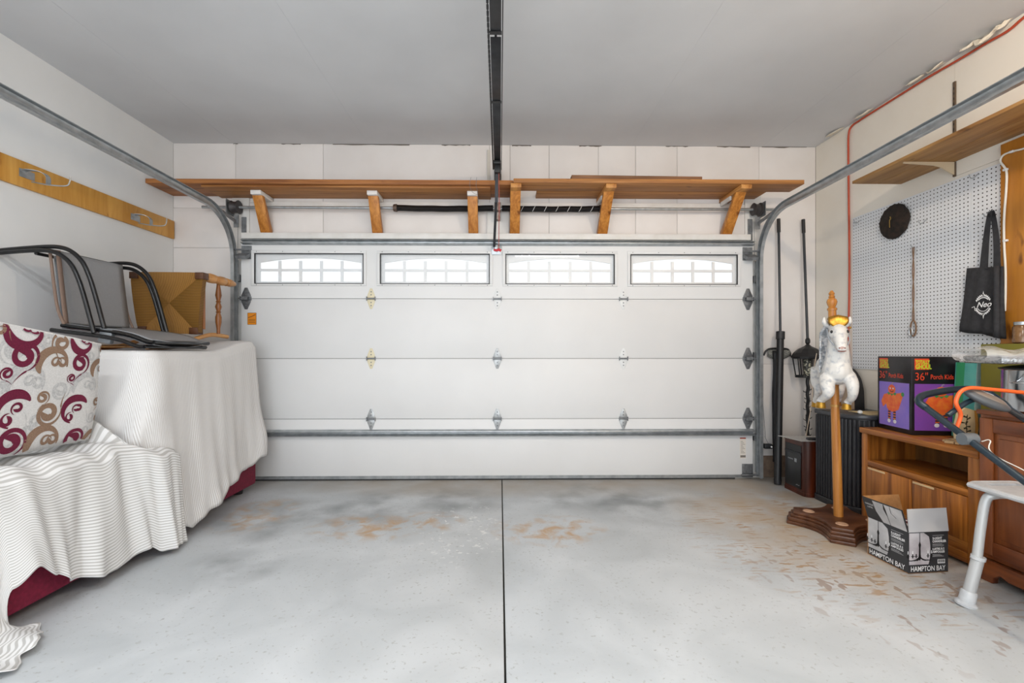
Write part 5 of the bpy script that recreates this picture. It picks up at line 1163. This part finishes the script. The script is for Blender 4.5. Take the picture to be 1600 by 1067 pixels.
def costume(fc, w_, pan, u0):
    """printed side: panel, pumpkin-headed costume, lettering"""
    mb = MB(); fc.rect(mb, w_*0.06, w_*0.94, 0.03, 0.325, 0.0006); mb.build('picture_panel', pan, px_)
    cx = u0
    mb = MB(); fc.poly(mb, [(cx - 0.075, 0.238), (cx - 0.03, 0.25), (cx + 0.03, 0.25), (cx + 0.10, 0.262), (cx + 0.098, 0.232), (cx + 0.06, 0.145), (cx, 0.125), (cx - 0.045, 0.145), (cx - 0.055, 0.175), (cx - 0.085, 0.150), (cx - 0.102, 0.19)], 0.001)
    mb.build('printed_costume', m_or, px_)
    mb = MB(); fc.disc(mb, cx, 0.277, 0.034, 0.031, 0.0018); mb.build('printed_head', m_or, px_)
    mb = MB(); fc.poly(mb, [(cx - 0.045, 0.252), (cx, 0.262), (cx + 0.045, 0.252), (cx + 0.03, 0.236), (cx + 0.015, 0.246), (cx, 0.232), (cx - 0.015, 0.246), (cx - 0.03, 0.236)], 0.0014); mb.build('printed_collar', m_gr, px_)
    mb = MB(); fc.disc(mb, cx + 0.098, 0.25, 0.014, 0.014, 0.0014); mb.build('printed_hand', m_gr, px_)
    mb = MB(); fc.ribbon(mb, [(cx, 0.306), (cx + 0.006, 0.32), (cx + 0.016, 0.322)], 0.008, 0.0014); mb.build('printed_stem', M('print_stem', '#9a8fa0', 0.5), px_)
    for s in (-1, 1):
        mb = MB(); fc.rect(mb, cx + s*0.024 - 0.012, cx + s*0.024 + 0.012, 0.072, 0.147, 0.0008); mb.build('printed_leg', m_legp, px_)
        mb = MB()
        for q in range(4): fc.rect(mb, cx + s*0.024 - 0.012, cx + s*0.024 + 0.012, 0.08 + 0.017*q, 0.086 + 0.017*q, 0.0011)
        mo = mb.build('leg_stripes', m_or, px_); mo['kind'] = 'stuff'
        mb = MB(); fc.disc(mb, cx + s*0.027, 0.064, 0.015, 0.013, 0.0012, 12); mb.build('printed_shoe', m_shoe, px_)
        mb = MB(); fc.disc(mb, cx + s*0.013, 0.283, 0.006, 0.006, 0.0022, 10); mb.build('printed_eye', m_shoe, px_)
    mb = MB(); fc.ribbon(mb, [(cx - 0.016, 0.268), (cx - 0.006, 0.261), (cx + 0.006, 0.261), (cx + 0.016, 0.268)], 0.005, 0.0022); mb.build('printed_mouth', m_bk, px_)
    mb = MB(); fc.rect(mb, w_*0.06, w_*0.06 + 0.085, 0.415, 0.485, 0.0006); mb.build('logo_glow', m_red, px_)
    fc.text('TOTALLY', w_*0.06 + 0.006, 0.452, 0.032, 0.001, m_lime, px_, sx=0.6, bold=0.0014); fc.text('GHOUL', w_*0.06 + 0.006, 0.420, 0.040, 0.001, m_lime, px_, sx=0.66, bold=0.0018)
    fc.text('36"', w_*0.06, 0.348, 0.070, 0.001, m_red, px_, sx=0.85); fc.text('Porch Kids', w_*0.06 + 0.092, 0.356, 0.042, 0.001, m_red, px_, sx=0.72, bold=0.0006)
costume(Flat(C0 + e2*bd, -e2, (0, 0, 1)), bd, m_blu, bd*0.45); costume(Flat(C0, e1, (0, 0, 1)), bw, m_pur, bw*0.62)

# ---- open chandelier carton on the floor
cbx = T('chandelier_box', 'open grey and black chandelier carton on the floor before the oak stand', 'box', (2.24, 2.54, 0))
an = math.radians(5); e1 = Vector((math.cos(an), math.sin(an), 0)); e2 = Vector((-math.sin(an), math.cos(an), 0)); Z = Vector((0, 0, 1)); C1 = Vector((2.148, 2.416, 0.001)); bw, bd, bh, th = 0.232, 0.245, 0.217, 0.004
m_cardb = M('cardboard', '#b5824f', 0.8, col2='#a87645', scale=40); m_char = M('carton_charcoal', '#2f3033', 0.5); m_lg = M('carton_light_grey', '#b9b9ba', 0.5)
def slab(o, u, v, n, lu, lv, name, mat, parent):
    mb = MB(); vs = []
    for k in (0, 1):
        for (a, b_) in ((0, 0), (lu, 0), (lu, lv), (0, lv)): vs.append(o + u*a + v*b_ + n*(th*k))
    mb.add(vs, [(0,3,2,1),(4,5,6,7),(0,1,5,4),(1,2,6,5),(2,3,7,6),(3,0,4,7)]); return mb.build(name, mat, parent)
slab(C1, e1, e2, Z, bw, bd, 'bottom', m_cardb, cbx)
slab(C1, e1, Z, e2, bw, bh, 'front_wall', m_char, cbx); slab(C1 + e2*(bd - th), e1, Z, e2, bw, bh, 'rear_wall', m_cardb, cbx)
slab(C1 + e2*th, e2, Z, e1, bd - 2*th, bh, 'side_wall', m_char, cbx); slab(C1 + e1*(bw - th) + e2*th, e2, Z, e1, bd - 2*th, bh, 'side_wall', m_cardb, cbx)
def flap(o, u, lu, d, name, mat):
    d = Vector(d); n = u.cross(d).normalized(); return slab(o, u, d.normalized(), n, lu, d.length, name, mat, cbx), d.normalized(), n
f1 = flap(C1 + Z*bh, e2, bd, (-0.038, -0.004, 0.118), 'flap', m_char)
f2 = flap(C1 + Z*bh, e1, bw, (0.03, 0.045, 0.108), 'flap', m_lg)
f3 = flap(C1 + e2*bd + Z*bh, e1, bw*0.98, (-0.005, 0.03, 0.11), 'flap', m_cardb)
m_ptx = M('print_white', '#e6e6e6', 0.6); m_photo = M('photo_grey', '#a5a4a5', 0.5, col2='#c4c2c2', scale=9); m_photo2 = M('photo_mauve', '#a39ba0', 0.5, col2='#c9c6c8', scale=9); m_iron = M('photo_iron', '#1c1b1d', 0.5)
def chand(fc, w_, photo):
    mb = MB(); pts = [(0.004, 0.046), (w_*0.50, 0.046)] + [(w_*(0.40 + 0.15*math.sin(pi*(0.25 + 0.55*t_/8))), 0.046 + 0.167*t_/8) for t_ in range(1, 8)] + [(w_*0.38, 0.213), (0.004, 0.213)]
    fc.poly(mb, pts, 0.0005); mb.build('photo_panel', photo, cbx)
    c = w_*0.28; mb = MB()
    fc.ribbon(mb, [(c, 0.213), (c, 0.16)], 0.0035, 0.001); fc.ribbon(mb, [(c, 0.165), (c, 0.15), (c, 0.135), (c, 0.10), (c, 0.08), (c, 0.068)], [0.004, 0.015, 0.009, 0.011, 0.016, 0.004], 0.001)
    for s, r_ in ((-1, 0.05), (1, 0.05), (-1, 0.03), (1, 0.035), (-0.5, 0.03)):
        fc.ribbon(mb, [(c + s*r_*(1 - math.cos(a)), 0.098 - 0.030*math.sin(a)) for a in [pi*0.62*i/8 for i in range(9)]], 0.0048, 0.001)
        xe = c + s*r_*1.368; fc.rect(mb, xe - 0.009, xe + 0.009, 0.089, 0.0925, 0.001); fc.rect(mb, xe - 0.003, xe + 0.003, 0.081, 0.103, 0.001)
    mo = mb.build('chandelier_picture', m_iron, cbx); mo['kind'] = 'stuff'
    mb = MB()
    for s, r_ in ((-1, 0.05), (1, 0.05), (-1, 0.03), (1, 0.035)): xe = c + s*r_*1.368; fc.rect(mb, xe - 0.0022, xe + 0.0022, 0.103, 0.119, 0.0012)
    mo = mb.build('picture_highlights', m_ptx, cbx); mo['kind'] = 'stuff'
    fc.text('HAMPTON BAY', w_*0.05, 0.012, 0.037, 0.0012, m_ptx, cbx, sx=w_*0.9/0.262*0.98, bold=0.0004)
    u = w_*0.60
    fc.text('5-LIGHT', u, 0.176, 0.017, 0.001, m_ptx, cbx, sx=0.9, bold=0.0006); fc.text('CHANDELIER', u, 0.160, 0.017, 0.001, m_ptx, cbx, sx=0.78, bold=0.0006)
    fc.text('LUSTRE À 5', u, 0.120, 0.016, 0.001, m_ptx, cbx, sx=0.85, bold=0.0005); fc.text('AMPOULES', u, 0.105, 0.016, 0.001, m_ptx, cbx, sx=0.9, bold=0.0005)
    mb = MB()
    for z in (0.197, 0.151, 0.146, 0.140, 0.096, 0.091, 0.086): fc.ribbon(mb, [(u, z), (u + w_*(0.2 + 0.13*((z*1000) % 3)/3), z)], 0.002, 0.001)
    mo = mb.build('small_print', M('print_dim', '#a9a9aa', 0.6), cbx); mo['kind'] = 'stuff'
F1 = Flat(C1 + e2*bd, -e2, Z); F2 = Flat(C1, e1, Z)
chand(F1, bd, m_photo); chand(F2, bw, m_photo2)
mb = MB(); F2.rect(mb, bw*0.73, bw*0.92, 0.048, 0.07, 0.0006); mb.build('barcode_label', m_ptx, cbx)
mb = MB()
for i in range(9): F2.rect(mb, bw*0.745 + 0.0045*i, bw*0.745 + 0.0045*i + (0.0025 if i % 3 else 0.0035), 0.053, 0.068, 0.001)
mo = mb.build('barcode_bars', m_iron, cbx); mo['kind'] = 'stuff'
FF = Flat(C1 + Z*bh + e2*bd, -e2, f1[1]); FF.o = FF.o + FF.n*0.0006 if FF.n.x < 0 else FF.o - FF.n*(th + 0.0006)
mb = MB(); FF.poly(mb, [(bd*0.42, 0.002), (bd*0.30, 0.06), (bd*0.27, 0.12), (bd*0.98, 0.12), (bd*0.98, 0.002)], 0.0006); mb.build('flap_photo', m_photo, cbx)
mb = MB(); FF.ribbon(mb, [(bd*0.6, 0.002), (bd*0.58, 0.05), (bd*0.55, 0.09), (bd*0.55, 0.12)], [0.003, 0.003, 0.014, 0.004], 0.0012); FF.ribbon(mb, [(bd*0.8, 0.06), (bd*0.7, 0.08), (bd*0.7, 0.118)], 0.003, 0.0012); mo = mb.build('flap_chandelier', m_iron, cbx); mo['kind'] = 'stuff'
FF.text('CHANDELIER', bd*0.05, 0.085, 0.013, 0.0008, m_ptx, cbx, sx=0.7); FF.text('LUSTRE', bd*0.09, 0.067, 0.013, 0.0008, m_ptx, cbx, sx=0.8)
# folded cloth in the carton
tag(MB().obox(C1 + e1*0.115 + e2*0.13 + Z*0.115, (0.17, 0.18, 0.20), rotm(0.1, 0, 0.2)).build('folded_cloth', M('cloth_red_white', '#5a1424', 0.8, col2='#ddd6d6', scale=24, lo=0.52, hi=0.56, detail=1), base=C1 + e1*0.115 + e2*0.13 + Z*0.01, bevel=0.02), 'dark red and white folded cloth inside the open chandelier carton', 'cloth')

# ================================================================== CHERRY CABINET AND WHAT STANDS ON IT
ch_y = wood('cherry_along', '#5a2a14', '#80441f', 'Y', 0.35, 22); ch_z = wood('cherry_up', '#6a3518', '#8f5128', 'Z', 0.35, 18)
cx0, cx1, cy0, cy1, cz_ = 2.50, 2.925, 1.45, 2.395, 0.87
cc = T('cherry_cabinet', 'reddish brown raised panel cabinet against the wall next to the oak stand', 'cabinet', (2.7, 1.95, 0))
B(cx0 + 0.012, cx1, cy0, cy1, 0.11, cz_ - 0.025).build('carcass', ch_z, cc)
B(cx0 - 0.01, cx1, cy0, cy1 + 0.006, cz_ - 0.0245, cz_).build('top', ch_y, cc, bevel=0.006)
MB().prism([(cy0, 0), (cy0 + 0.06, 0), (cy0 + 0.09, 0.04), (cy1 - 0.16, 0.04), (cy1 - 0.12, 0.055), (cy1 - 0.09, 0.03), (cy1 - 0.085, 0), (cy1, 0), (cy1, 0.109), (cy0, 0.109)], lambda u, v, w_: Vector((w_, u, v)), cx0 - 0.02, cx0 + 0.012).build('shaped_plinth', ch_y, cc, bevel=0.004)
for (a, b_) in ((1.93, cy1 - 0.02), (cy0 + 0.02, 1.92)):
    dr = B(cx0 - 0.006, cx0 + 0.011, a, b_, 0.14, cz_ - 0.04).build('door', ch_z, cc, bevel=0.003)
    for (p, q, r_, s) in ((a, a + 0.065, 0.14, cz_ - 0.04), (b_ - 0.065, b_, 0.14, cz_ - 0.04)): B(cx0 - 0.018, cx0 - 0.0065, p, q, r_, s).build('door_stile', ch_z, dr, bevel=0.004)
    for (r_, s) in ((0.14, 0.21), (cz_ - 0.11, cz_ - 0.04)): B(cx0 - 0.018, cx0 - 0.0065, a + 0.0655, b_ - 0.0655, r_, s).build('door_rail', ch_y, dr, bevel=0.004)
    B(cx0 - 0.016, cx0 - 0.0065, a + 0.09, b_ - 0.09, 0.235, cz_ - 0.135).build('raised_panel', ch_z, dr, bevel=0.009)
# stock pot
m_ss = M('stainless', '#c4c6c8', 0.18, 1.0)
PC = Vector((2.655, 2.255, cz_ + 0.001))
sp = T('stock_pot', 'stainless steel stock pot with black lid on the reddish cabinet', 'pot', PC)
MB().lathe([(0.12, 0), (0.13, 0.008), (0.13, 0.205), (0.134, 0.21), (0.126, 0.21)], PC, (0, 0, 1), 36).build('pot_body', m_ss, sp, smooth=True)
MB().lathe([(0.138, 0.211), (0.14, 0.217), (0.10, 0.228), (0.04, 0.235)], PC, (0, 0, 1), 36).build('lid', M('lid_black', '#1b1c1e', 0.35), sp, smooth=True)
for a in (pi*1.12, pi*0.12):
    d = Vector((math.cos(a), math.sin(a), 0)); t2 = Vector((-d.y, d.x, 0)); q = PC + d*0.128 + Z*0.15
    MB().tube(bez([q + t2*0.04, q + t2*0.035 + d*0.045, q + d*0.06 + Z*0.0, q - t2*0.035 + d*0.045, q - t2*0.04], 5), 0.005, 8).build('handle', m_ss, sp, smooth=True)
# tray in clear plastic on the pot
wt = T('wrapped_tray', 'foil tray wrapped in crinkled clear plastic lying on the stock pot', 'tray', PC + Z*0.236)
m_foil = M('foil', '#b6b8ba', 0.25, 0.8, col2='#85888b', scale=70, bump=1.0, bscale=90)
tc0 = PC + Vector((-0.03, -0.02, 0.237))
mb = MB(); mb.obox(tc0 + Z*0.022, (0.46, 0.26, 0.04), rotm(0, 0, -0.25)); mb.build('foil_tray', m_foil, wt, bevel=0.012)
def plast(u, v):
    a = 2*pi*v; w_ = 0.28*(u - 0.5)*2
    r1 = 0.15*(1 - 0.25*max(0, abs(2*u-1) - 0.75)*3); c = Matrix.Rotation(-0.25, 3, 'Z') @ Vector((w_, r1*math.cos(a), 0.036*math.sin(a)*(1 + 0.15*math.sin(13*u + 5*v*6)) ))
    return tc0 + c + Vector((0, 0, 0.045 + 0.010*math.sin(u*19 + a*3) * (1 if math.sin(a) > 0 else 0.2)))
m_plastic, nt, b = base_mat('clear_plastic'); b.inputs['Base Color'].default_value = (0.95, 0.95, 0.95, 1); b.inputs['Roughness'].default_value = 0.12; b.inputs['Alpha'].default_value = 0.32
n_ = nn(nt, 'ShaderNodeTexNoise'); n_.inputs['Scale'].default_value = 1; n_.inputs['Detail'].default_value = 6; nt.links.new(coords(nt, (30, 30, 30)), n_.inputs[0]); bp = nn(nt, 'ShaderNodeBump'); bp.inputs['Strength'].default_value = 1.0; bp.inputs['Distance'].default_value = 0.02; nt.links.new(n_.outputs[0], bp.inputs['Height']); nt.links.new(bp.outputs[0], b.inputs['Normal'])
MB().grid(plast, 40, 24).build('plastic_wrap', m_plastic, wt, smooth=True, angle=180)
# glass jar by the board, on the foil tray's far side
jr = T('glass_jar', 'small glass jar of brown contents in front of the brown wood board', 'jar', PX(1576, 536, 2.80))
jp = PX(1576, 536, 2.80)
# tall green board box and olive folder behind
gb = T('green_flat_box', 'tall flat green and teal box standing behind the birch slab', 'box', (2.85, 2.80, sz))
rt_ = rotm(0, 0.06, 0); gc = Vector((2.853, 2.80, sz + 0.234))
MB().obox(gc + Vector((0, 0.0, 0)), (0.045, 0.13, 0.46), rt_).build('box_body', M('teal_card', '#3f8f8a', 0.5, col2='#5aa39b', scale=6), gb, bevel=0.003)
MB().obox(gc + rt_ @ Vector((-0.0235, 0.03, 0)), (0.002, 0.05, 0.458), rt_).build('green_panel', M('green_card', '#2f8a5c', 0.5), gb)
MB().obox(gc + rt_ @ Vector((0, -0.0660, 0)), (0.043, 0.002, 0.455), rt_).build('pale_spine', M('spine_grey', '#8fb3b0', 0.5, col2='#a9c4c1', scale=30), gb)
tag(B(2.80, 2.83, 2.42, 2.67, sz + 0.001, 1.212).build('olive_folder', M('olive_card', '#6f6a1e', 0.6), base=(2.815, 2.54, sz), bevel=0.002), 'tall olive card folder standing behind the wrapped tray', 'folder')
# jar stands on top of a carton behind
MB().lathe([(0.03, 0.0), (0.036, 0.006), (0.036, 0.09), (0.028, 0.10)], (2.87, 2.52, 1.215), (0, 0, 1), 16).build('glass', M('jar_brown', '#6b4a2a', 0.15, col2='#8d6a45', scale=50, trans=0.2), jr, smooth=True)
MB().lathe([(0.03, 0.101), (0.031, 0.118)], (2.87, 2.52, 1.215), (0, 0, 1), 16).build('lid', m_galv, jr, smooth=True)
jr.location = (2.87, 2.52, 1.215)
for c_ in jr.children:
    for v in c_.data.vertices: v.co = v.co + (jp - Vector((2.87, 2.52, 1.215)))
tag(B(2.842, 2.905, 2.43, 2.66, sz + 0.001, 1.214).build('brown_carton', M('carton_brown', '#5a4326', 0.7, col2='#6b512f', scale=12), base=(2.87, 2.54, sz), bevel=0.003), 'narrow brown carton against the wall under the glass jar', 'box')
# birch slab with a branch motif
bs = T('birch_slab', 'pale wood slab with a dark branch motif leaning on the oak stand', 'wood slab', (2.74, 2.70, sz))
so = Vector((2.690, 2.70, sz + 0.001)); so2 = so + Vector((0.1, -0.006, 0))
su = (so2 - so); su.z = 0; su.normalize(); sn = su.cross(Z)
MB().prism([(0, 0), (0.098, 0), (0.105, 0.10), (0.098, 0.185), (0.05, 0.20), (0.012, 0.165), (-0.006, 0.08)], lambda u, v, w_: so + su*u + Z*v - sn*w_ + (-sn)*0.0, 0, 0.022).build('slab', M('birch_face', '#d6c3a0', 0.7, col2='#c7ae86', scale=12), bs, bevel=0.002)
MB().prism([(0.099, 0.0), (0.114, 0.002), (0.12, 0.10), (0.112, 0.183), (0.10, 0.185), (0.107, 0.10)], lambda u, v, w_: so + su*u + Z*v - sn*w_, -0.002, 0.024).build('bark_edge', M('bark', '#a8752f', 0.9, bump=0.8, scale=60), bs)
FB = Flat(so + su*0.0 + sn*0.0008, su, Z); mb = MB(); FB.ribbon(mb, [(0.055, 0.04), (0.052, 0.09), (0.058, 0.16)], 0.005, 0.0)
for i in range(10): a = i*1.9; q = (0.052 + 0.006*math.sin(i), 0.06 + 0.010*i); FB.ribbon(mb, [q, (q[0] + 0.026*math.cos(a), q[1] + 0.012*math.sin(a) + 0.006)], [0.004, 0.011], 0.0)
mo = mb.build('branch_motif', M('motif_dark', '#3a3323', 0.7), bs); mo['kind'] = 'stuff'
# wood chips on the stand
for i, (px, py, ln, ang) in enumerate(((1474, 688, 0.05, 0.3), (1482, 690, 0.06, -0.4), (1490, 692, 0.05, 0.8), (1484, 687, 0.035, 1.6), (1478, 691, 0.04, -1.0), (1494, 690, 0.04, 0.1))):
    p = PZ(px, py, sz + 0.009); tag(MB().obox(p + Vector((0.02, 0, 0)), (ln, 0.018, 0.012), rotm(0.15*(i % 3 - 1)*0.4, 0.06*(i % 2), ang)).build('wood_chip', wood('chip_wood', '#a8855a', '#cbb088', 'X', 0.8, 40), base=p + Vector((0.02, 0, -0.008)), bevel=0.002), 'pale splintered wood chip lying on the oak stand', 'wood chip', 'wood chips on the oak stand')

# ================================================================== LAWN MOWER (handle in view)
m_tube = M('mower_tube', '#3f4b55', 0.3, 0.6, col2='#33404b', scale=20); m_pod = M('pod_grey', '#54575a', 0.4); m_orange = M('bail_orange', '#e8622a', 0.35)
mw = T('lawn_mower', 'lawn mower with grey tube handle and orange bail bar before the cabinets', 'lawn mower', (2.2, 0.75, 0))
hl = PY(1447, 637, 2.20); xr_ = hl.x + 0.40
lowl = Vector((hl.x + 0.02, 1.05, 0.24))
MB().tube([lowl, hl], 0.0145, 12).build('handle_tube', m_tube, mw, smooth=True)
hr = Vector((xr_, 2.20, hl.z - 0.005)); MB().tube([Vector((xr_ - 0.02, 1.05, 0.24)), hr], 0.0145, 12).build('handle_tube', m_tube, mw, smooth=True)
grip = bez([hl, PY(1436, 628, 2.23), PY(1440, 619, 2.26), PY(1462, 613, 2.28), PY(1500, 608, 2.30), PY(1535, 610, 2.30), PY(1556, 622, 2.27), hr + Vector((0.0, 0.02, 0.02)), hr], 6)
MB().tube(grip, 0.0165, 12).build('grip_bar', M('grip_blue_black', '#24343f', 0.35, 0.3), mw, smooth=True)
bar2 = bez([PY(1481, 649, 2.12), PY(1496, 638, 2.12), PY(1514, 627, 2.13), PY(1530, 624, 2.14), PY(1560, 630, 2.14)], 5)
MB().tube(bar2, 0.0115, 10).build('cross_tube', M('grip_blue_black', '#24343f'), mw, smooth=True)
bail = bez([PY(1495, 668, 2.12), PY(1501, 648, 2.11), PY(1495, 634, 2.10), PY(1494, 625, 2.10), PY(1501, 612, 2.10), PY(1516, 606, 2.10), PY(1545, 608, 2.10), PY(1585, 612, 2.10), PY(1603, 616, 2.10), PY(1608, 640, 2.12)], 6)
MB().tube(bail, 0.0085, 10).build('bail_bar', m_orange, mw, smooth=True)
pa, pb_ = PY(1508, 611, 2.13), PY(1574, 638, 2.10); pm = (pa + pb_)/2; ax_ = (pb_ - pa).normalized(); L = (pb_ - pa).length
up_ = Vector((0, -0.45, 0.9)); up_ = (up_ - ax_*up_.dot(ax_)).normalized(); sd_ = ax_.cross(up_); prt = Matrix((ax_, sd_, up_)).transposed()
MB().ell(pm, (L*0.56, 0.055, 0.026), prt, 24, 14).build('control_pod', m_pod, mw, smooth=True)
MB().ell(pm + up_*0.012, (L*0.44, 0.040, 0.018), prt, 24, 12).build('pod_cover', M('pod_bronze', '#7a7067', 0.35), mw, smooth=True)
mb = MB(); mb.beam(pm - ax_*L*0.22 + up_*0.0305 - sd_*0.004, pm + ax_*L*0.06 + up_*0.0305 - sd_*0.004, 0.004, 0.001, sd_); mb.build('pod_mark', m_hwhite, mw)
MB().tube(bez([pb_, PY(1590, 648, 2.08), PY(1606, 655, 2.06)], 5), 0.009, 8).build('pod_lead', m_black, mw, smooth=True)
cp = lowl.lerp(hl, 0.83); MB().tube([cp + Vector((-0.028, 0, 0)), cp + Vector((0.03, 0, 0))], 0.026, 14).build('clamp', M('clamp_grey', '#5f6468', 0.4), mw, smooth=True)
MB().tube(bez([cp + Vector((0.03, -0.03, -0.005)), cp + Vector((0.035, -0.06, 0.004)), cp + Vector((0.02, -0.09, -0.05)), lowl.lerp(hl, 0.55) + Vector((0.03, 0, 0.04)), lowl + Vector((0.03, 0, 0.05))], 6), 0.0022, 6).build('control_cable', M('cable_white', '#dcd8ce'), mw, smooth=True)
deck = MB(); deck.prism([(1.95, 0.45), (2.0, 0.38), (2.5, 0.38), (2.55, 0.45), (2.55, 1.05), (2.48, 1.14), (2.02, 1.14), (1.95, 1.05)], lambda u, v, w_: Vector((u - 0.05, v, w_)), 0.07, 0.2); deck.build('deck', M('deck_green', '#2c5a55', 0.4), mw, bevel=0.03)
MB().lathe([(0.15, 0), (0.15, 0.08), (0.11, 0.14), (0.05, 0.15)], (2.23, 0.75, 0.2), (0, 0, 1), 24).build('motor_cover', m_blackp, mw, smooth=True)
for (x, y, s) in ((1.915, 0.5, -1), (1.915, 1.02, -1), (2.545, 0.5, 1), (2.545, 1.02, 1)): MB().lathe([(0.03, -0.025), (0.1, -0.025), (0.105, 0), (0.1, 0.025), (0.03, 0.025)], (x - 0.02*0, y, 0.105), (1, 0, 0), 24).build('wheel', m_blackp, mw, smooth=True)

# ================================================================== BATH BENCH
m_pl = M('bench_plastic', '#c3c5c7', 0.45, col2='#b9bbbd', scale=30); m_al = M('bench_tube', '#c2c3c3', 0.35, 0.3)
bb = T('bath_bench', 'white plastic bath bench with handle slot and splayed metal legs', 'bench', (2.28, 1.95, 0))
bz = 0.535
def seat_o(k): return [(2.325 + k*(x), 1.925 + k*y) for x, y in ((-0.122, 0.225), (-0.085, 0.242), (0.085, 0.242), (0.122, 0.225), (0.132, 0.10), (0.134, 0), (0.132, -0.10), (0.122, -0.225), (0.085, -0.242), (-0.085, -0.242), (-0.122, -0.225), (-0.132, -0.10), (-0.134, 0), (-0.132, 0.10))]
SO = seat_o(1.0)
# seat plate with two handle slots (built in strips round the slots)
st = MB(); y0s, y1s = 1.925 - 0.242, 1.925 + 0.242
def xext(y):
    a = abs(y - 1.925)/0.242; return 0.134 - 0.04*max(0, (a - 0.90)/0.10)**1.5 - 0.012*a
rows = [y0s + (y1s - y0s)*i/40 for i in range(41)]
def plate(xa, xb, ya, yb):
    n = max(2, int((yb-ya)/0.012)); pr1 = []
    vs, fs = [], []
    for i in range(n+1):
        y = ya + (yb-ya)*i/n; l_ = max(xa, 2.325 - xext(y)); r_ = min(xb, 2.325 + xext(y)); dip = 0.0
        vs += [(l_, y, bz), (r_, y, bz), (r_, y, bz + 0.022), (l_, y, bz + 0.022)]
    for i in range(n):
        for k in range(4): fs.append((4*i+k, 4*i+(k+1) % 4, 4*i+4+(k+1) % 4, 4*i+4+k))
    fs += [(0, 3, 2, 1), (4*n, 4*n+1, 4*n+2, 4*n+3)]; st.add(vs, fs)
sl0, sl1 = 0.17, 0.205
plate(2.0, 2.6, 1.925 - sl0, 1.925 + sl0)
for s in (-1, 1):
    a, b_ = sorted((1.925 + s*sl0, 1.925 + s*sl1)); plate(2.0, 2.325 - 0.075, a, b_); plate(2.325 + 0.075, 2.6, a, b_)
    a, b_ = sorted((1.925 + s*sl1, 1.925 + s*0.242)); plate(2.0, 2.6, a, b_)
st.build('seat', m_pl, bb, weld=True, bevel=0.0)
rm_ = MB(); rm_.tube([(x, y, bz + 0.012) for x, y in SO], 0.013, 8, closed=True); rm_.build('seat_rim', m_pl, bb, smooth=True)
for s in (1, -1):
    for q in (-1, 1):
        fx = 2.325 + q*0.125 + (0 if q > 0 else 0.0); fy = 1.925 + s*0.19
        footp = PZ(1509, 945, 0) if (s > 0 and q < 0) else Vector((2.325 + (q*0.17 if q < 0 else 0.11), 1.925 + s*(0.195 if q < 0 else 0.12), 0))
        topp_ = Vector((2.325 + q*0.085, 1.925 + s*(0.15 if q < 0 else 0.09), bz - 0.014))
        if q > 0: footp.x = min(footp.x, 2.432)
        pts = bez([Vector((2.325 + q*0.0, topp_.y, bz - 0.014)), topp_, topp_ + Vector((q*0.028, s*0.012, -0.028)), (topp_ + Vector((q*0.03, s*0.014, -0.05))).lerp(footp, 0.2), footp + (topp_ - footp)*0.42 + Vector((q*0.004, 0, 0))], 6)
        MB().tube(pts, 0.0185, 12).build('leg', m_al, bb, smooth=True)
        d = (topp_ - footp).normalized()
        MB().tube([footp + (topp_ - footp)*0.45, footp + (topp_ - footp)*0.42, footp + (topp_ - footp)*0.42], 0.027, 12).build('leg_collar', m_pl, bb, smooth=True)
        MB().tube([footp + (topp_ - footp)*0.44, footp + d*0.03], 0.0235, 12).build('leg_extension', m_al, bb, smooth=True)
        MB().lathe([(0.040, 0), (0.041, 0.010), (0.031, 0.020), (0.029, 0.065), (0.025, 0.07)], footp, d, 16).build('rubber_foot', m_pl, bb, smooth=True)

# ================================================================== LAMPS BEHIND THE VIEW, TUBE FIXTURES ADDED AS FILL
def unseen_ceiling_lamp(x, y, label, power, col, warm=False):
    t = T('unseen_ceiling_lamp', label, 'lamp', (x, y, ZC))
    if warm:
        MB().lathe([(0.06, 0), (0.06, -0.02), (0.03, -0.05)], (x, y, ZC), (0, 0, 1), 20).build('lamp_holder', m_hwhite, t, smooth=True)
        MB().lathe([(0.012, -0.05), (0.018, -0.07), (0.03, -0.095), (0.03, -0.11), (0.018, -0.13), (0.004, -0.136)], (x, y, ZC), (0, 0, 1), 16).build('bulb', M_emit('bulb_glow', col, 6), t, smooth=True)
        l = bpy.data.lights.new('bulb_light', 'POINT'); l.energy = power; l.color = col; l.shadow_soft_size = 0.04
        o = bpy.data.objects.new('bulb_light', l); COL.objects.link(o); o.parent = t; o.location = (0, 0, -0.20)
    else:
        B(x - 0.62, x + 0.62, y - 0.09, y + 0.09, ZC - 0.05, ZC - 0.001).build('fill_fixture', m_hwhite, t, bevel=0.004)  # unseen tube fixture, added to even out the room light
        for s in (-1, 1): MB().tube([(x - 0.58, y + s*0.045, ZC - 0.07), (x + 0.58, y + s*0.045, ZC - 0.07)], 0.016, 12).build('fill_tube', M_emit('fill_tube_glow', col, 4), t, smooth=True)
        l = bpy.data.lights.new('fill_tube_light', 'AREA'); l.shape = 'RECTANGLE'; l.size = 1.2; l.size_y = 0.15; l.energy = power; l.color = col
        o = bpy.data.objects.new('fill_tube_light', l); COL.objects.link(o); o.parent = t; o.location = (0, 0, -0.10)
def M_emit(name, col, st_):
    if name in MC: return MC[name]
    m, nt, b = base_mat(name); MC[name] = m; b.inputs['Emission Color'].default_value = (*col, 1); b.inputs['Emission Strength'].default_value = st_; return m
unseen_ceiling_lamp(-1.3, 0.55, 'added white fill tube on the ceiling before the coat hook wall', 24, (0.97, 0.98, 1.0))
unseen_ceiling_lamp(0.9, -0.3, 'added white fill tube on the ceiling near the door opener', 28, (0.97, 0.98, 1.0))
unseen_ceiling_lamp(1.8, 1.15, 'bare warm bulb on the ceiling by the pegboard wall', 42, (1.0, 0.80, 0.58), True)
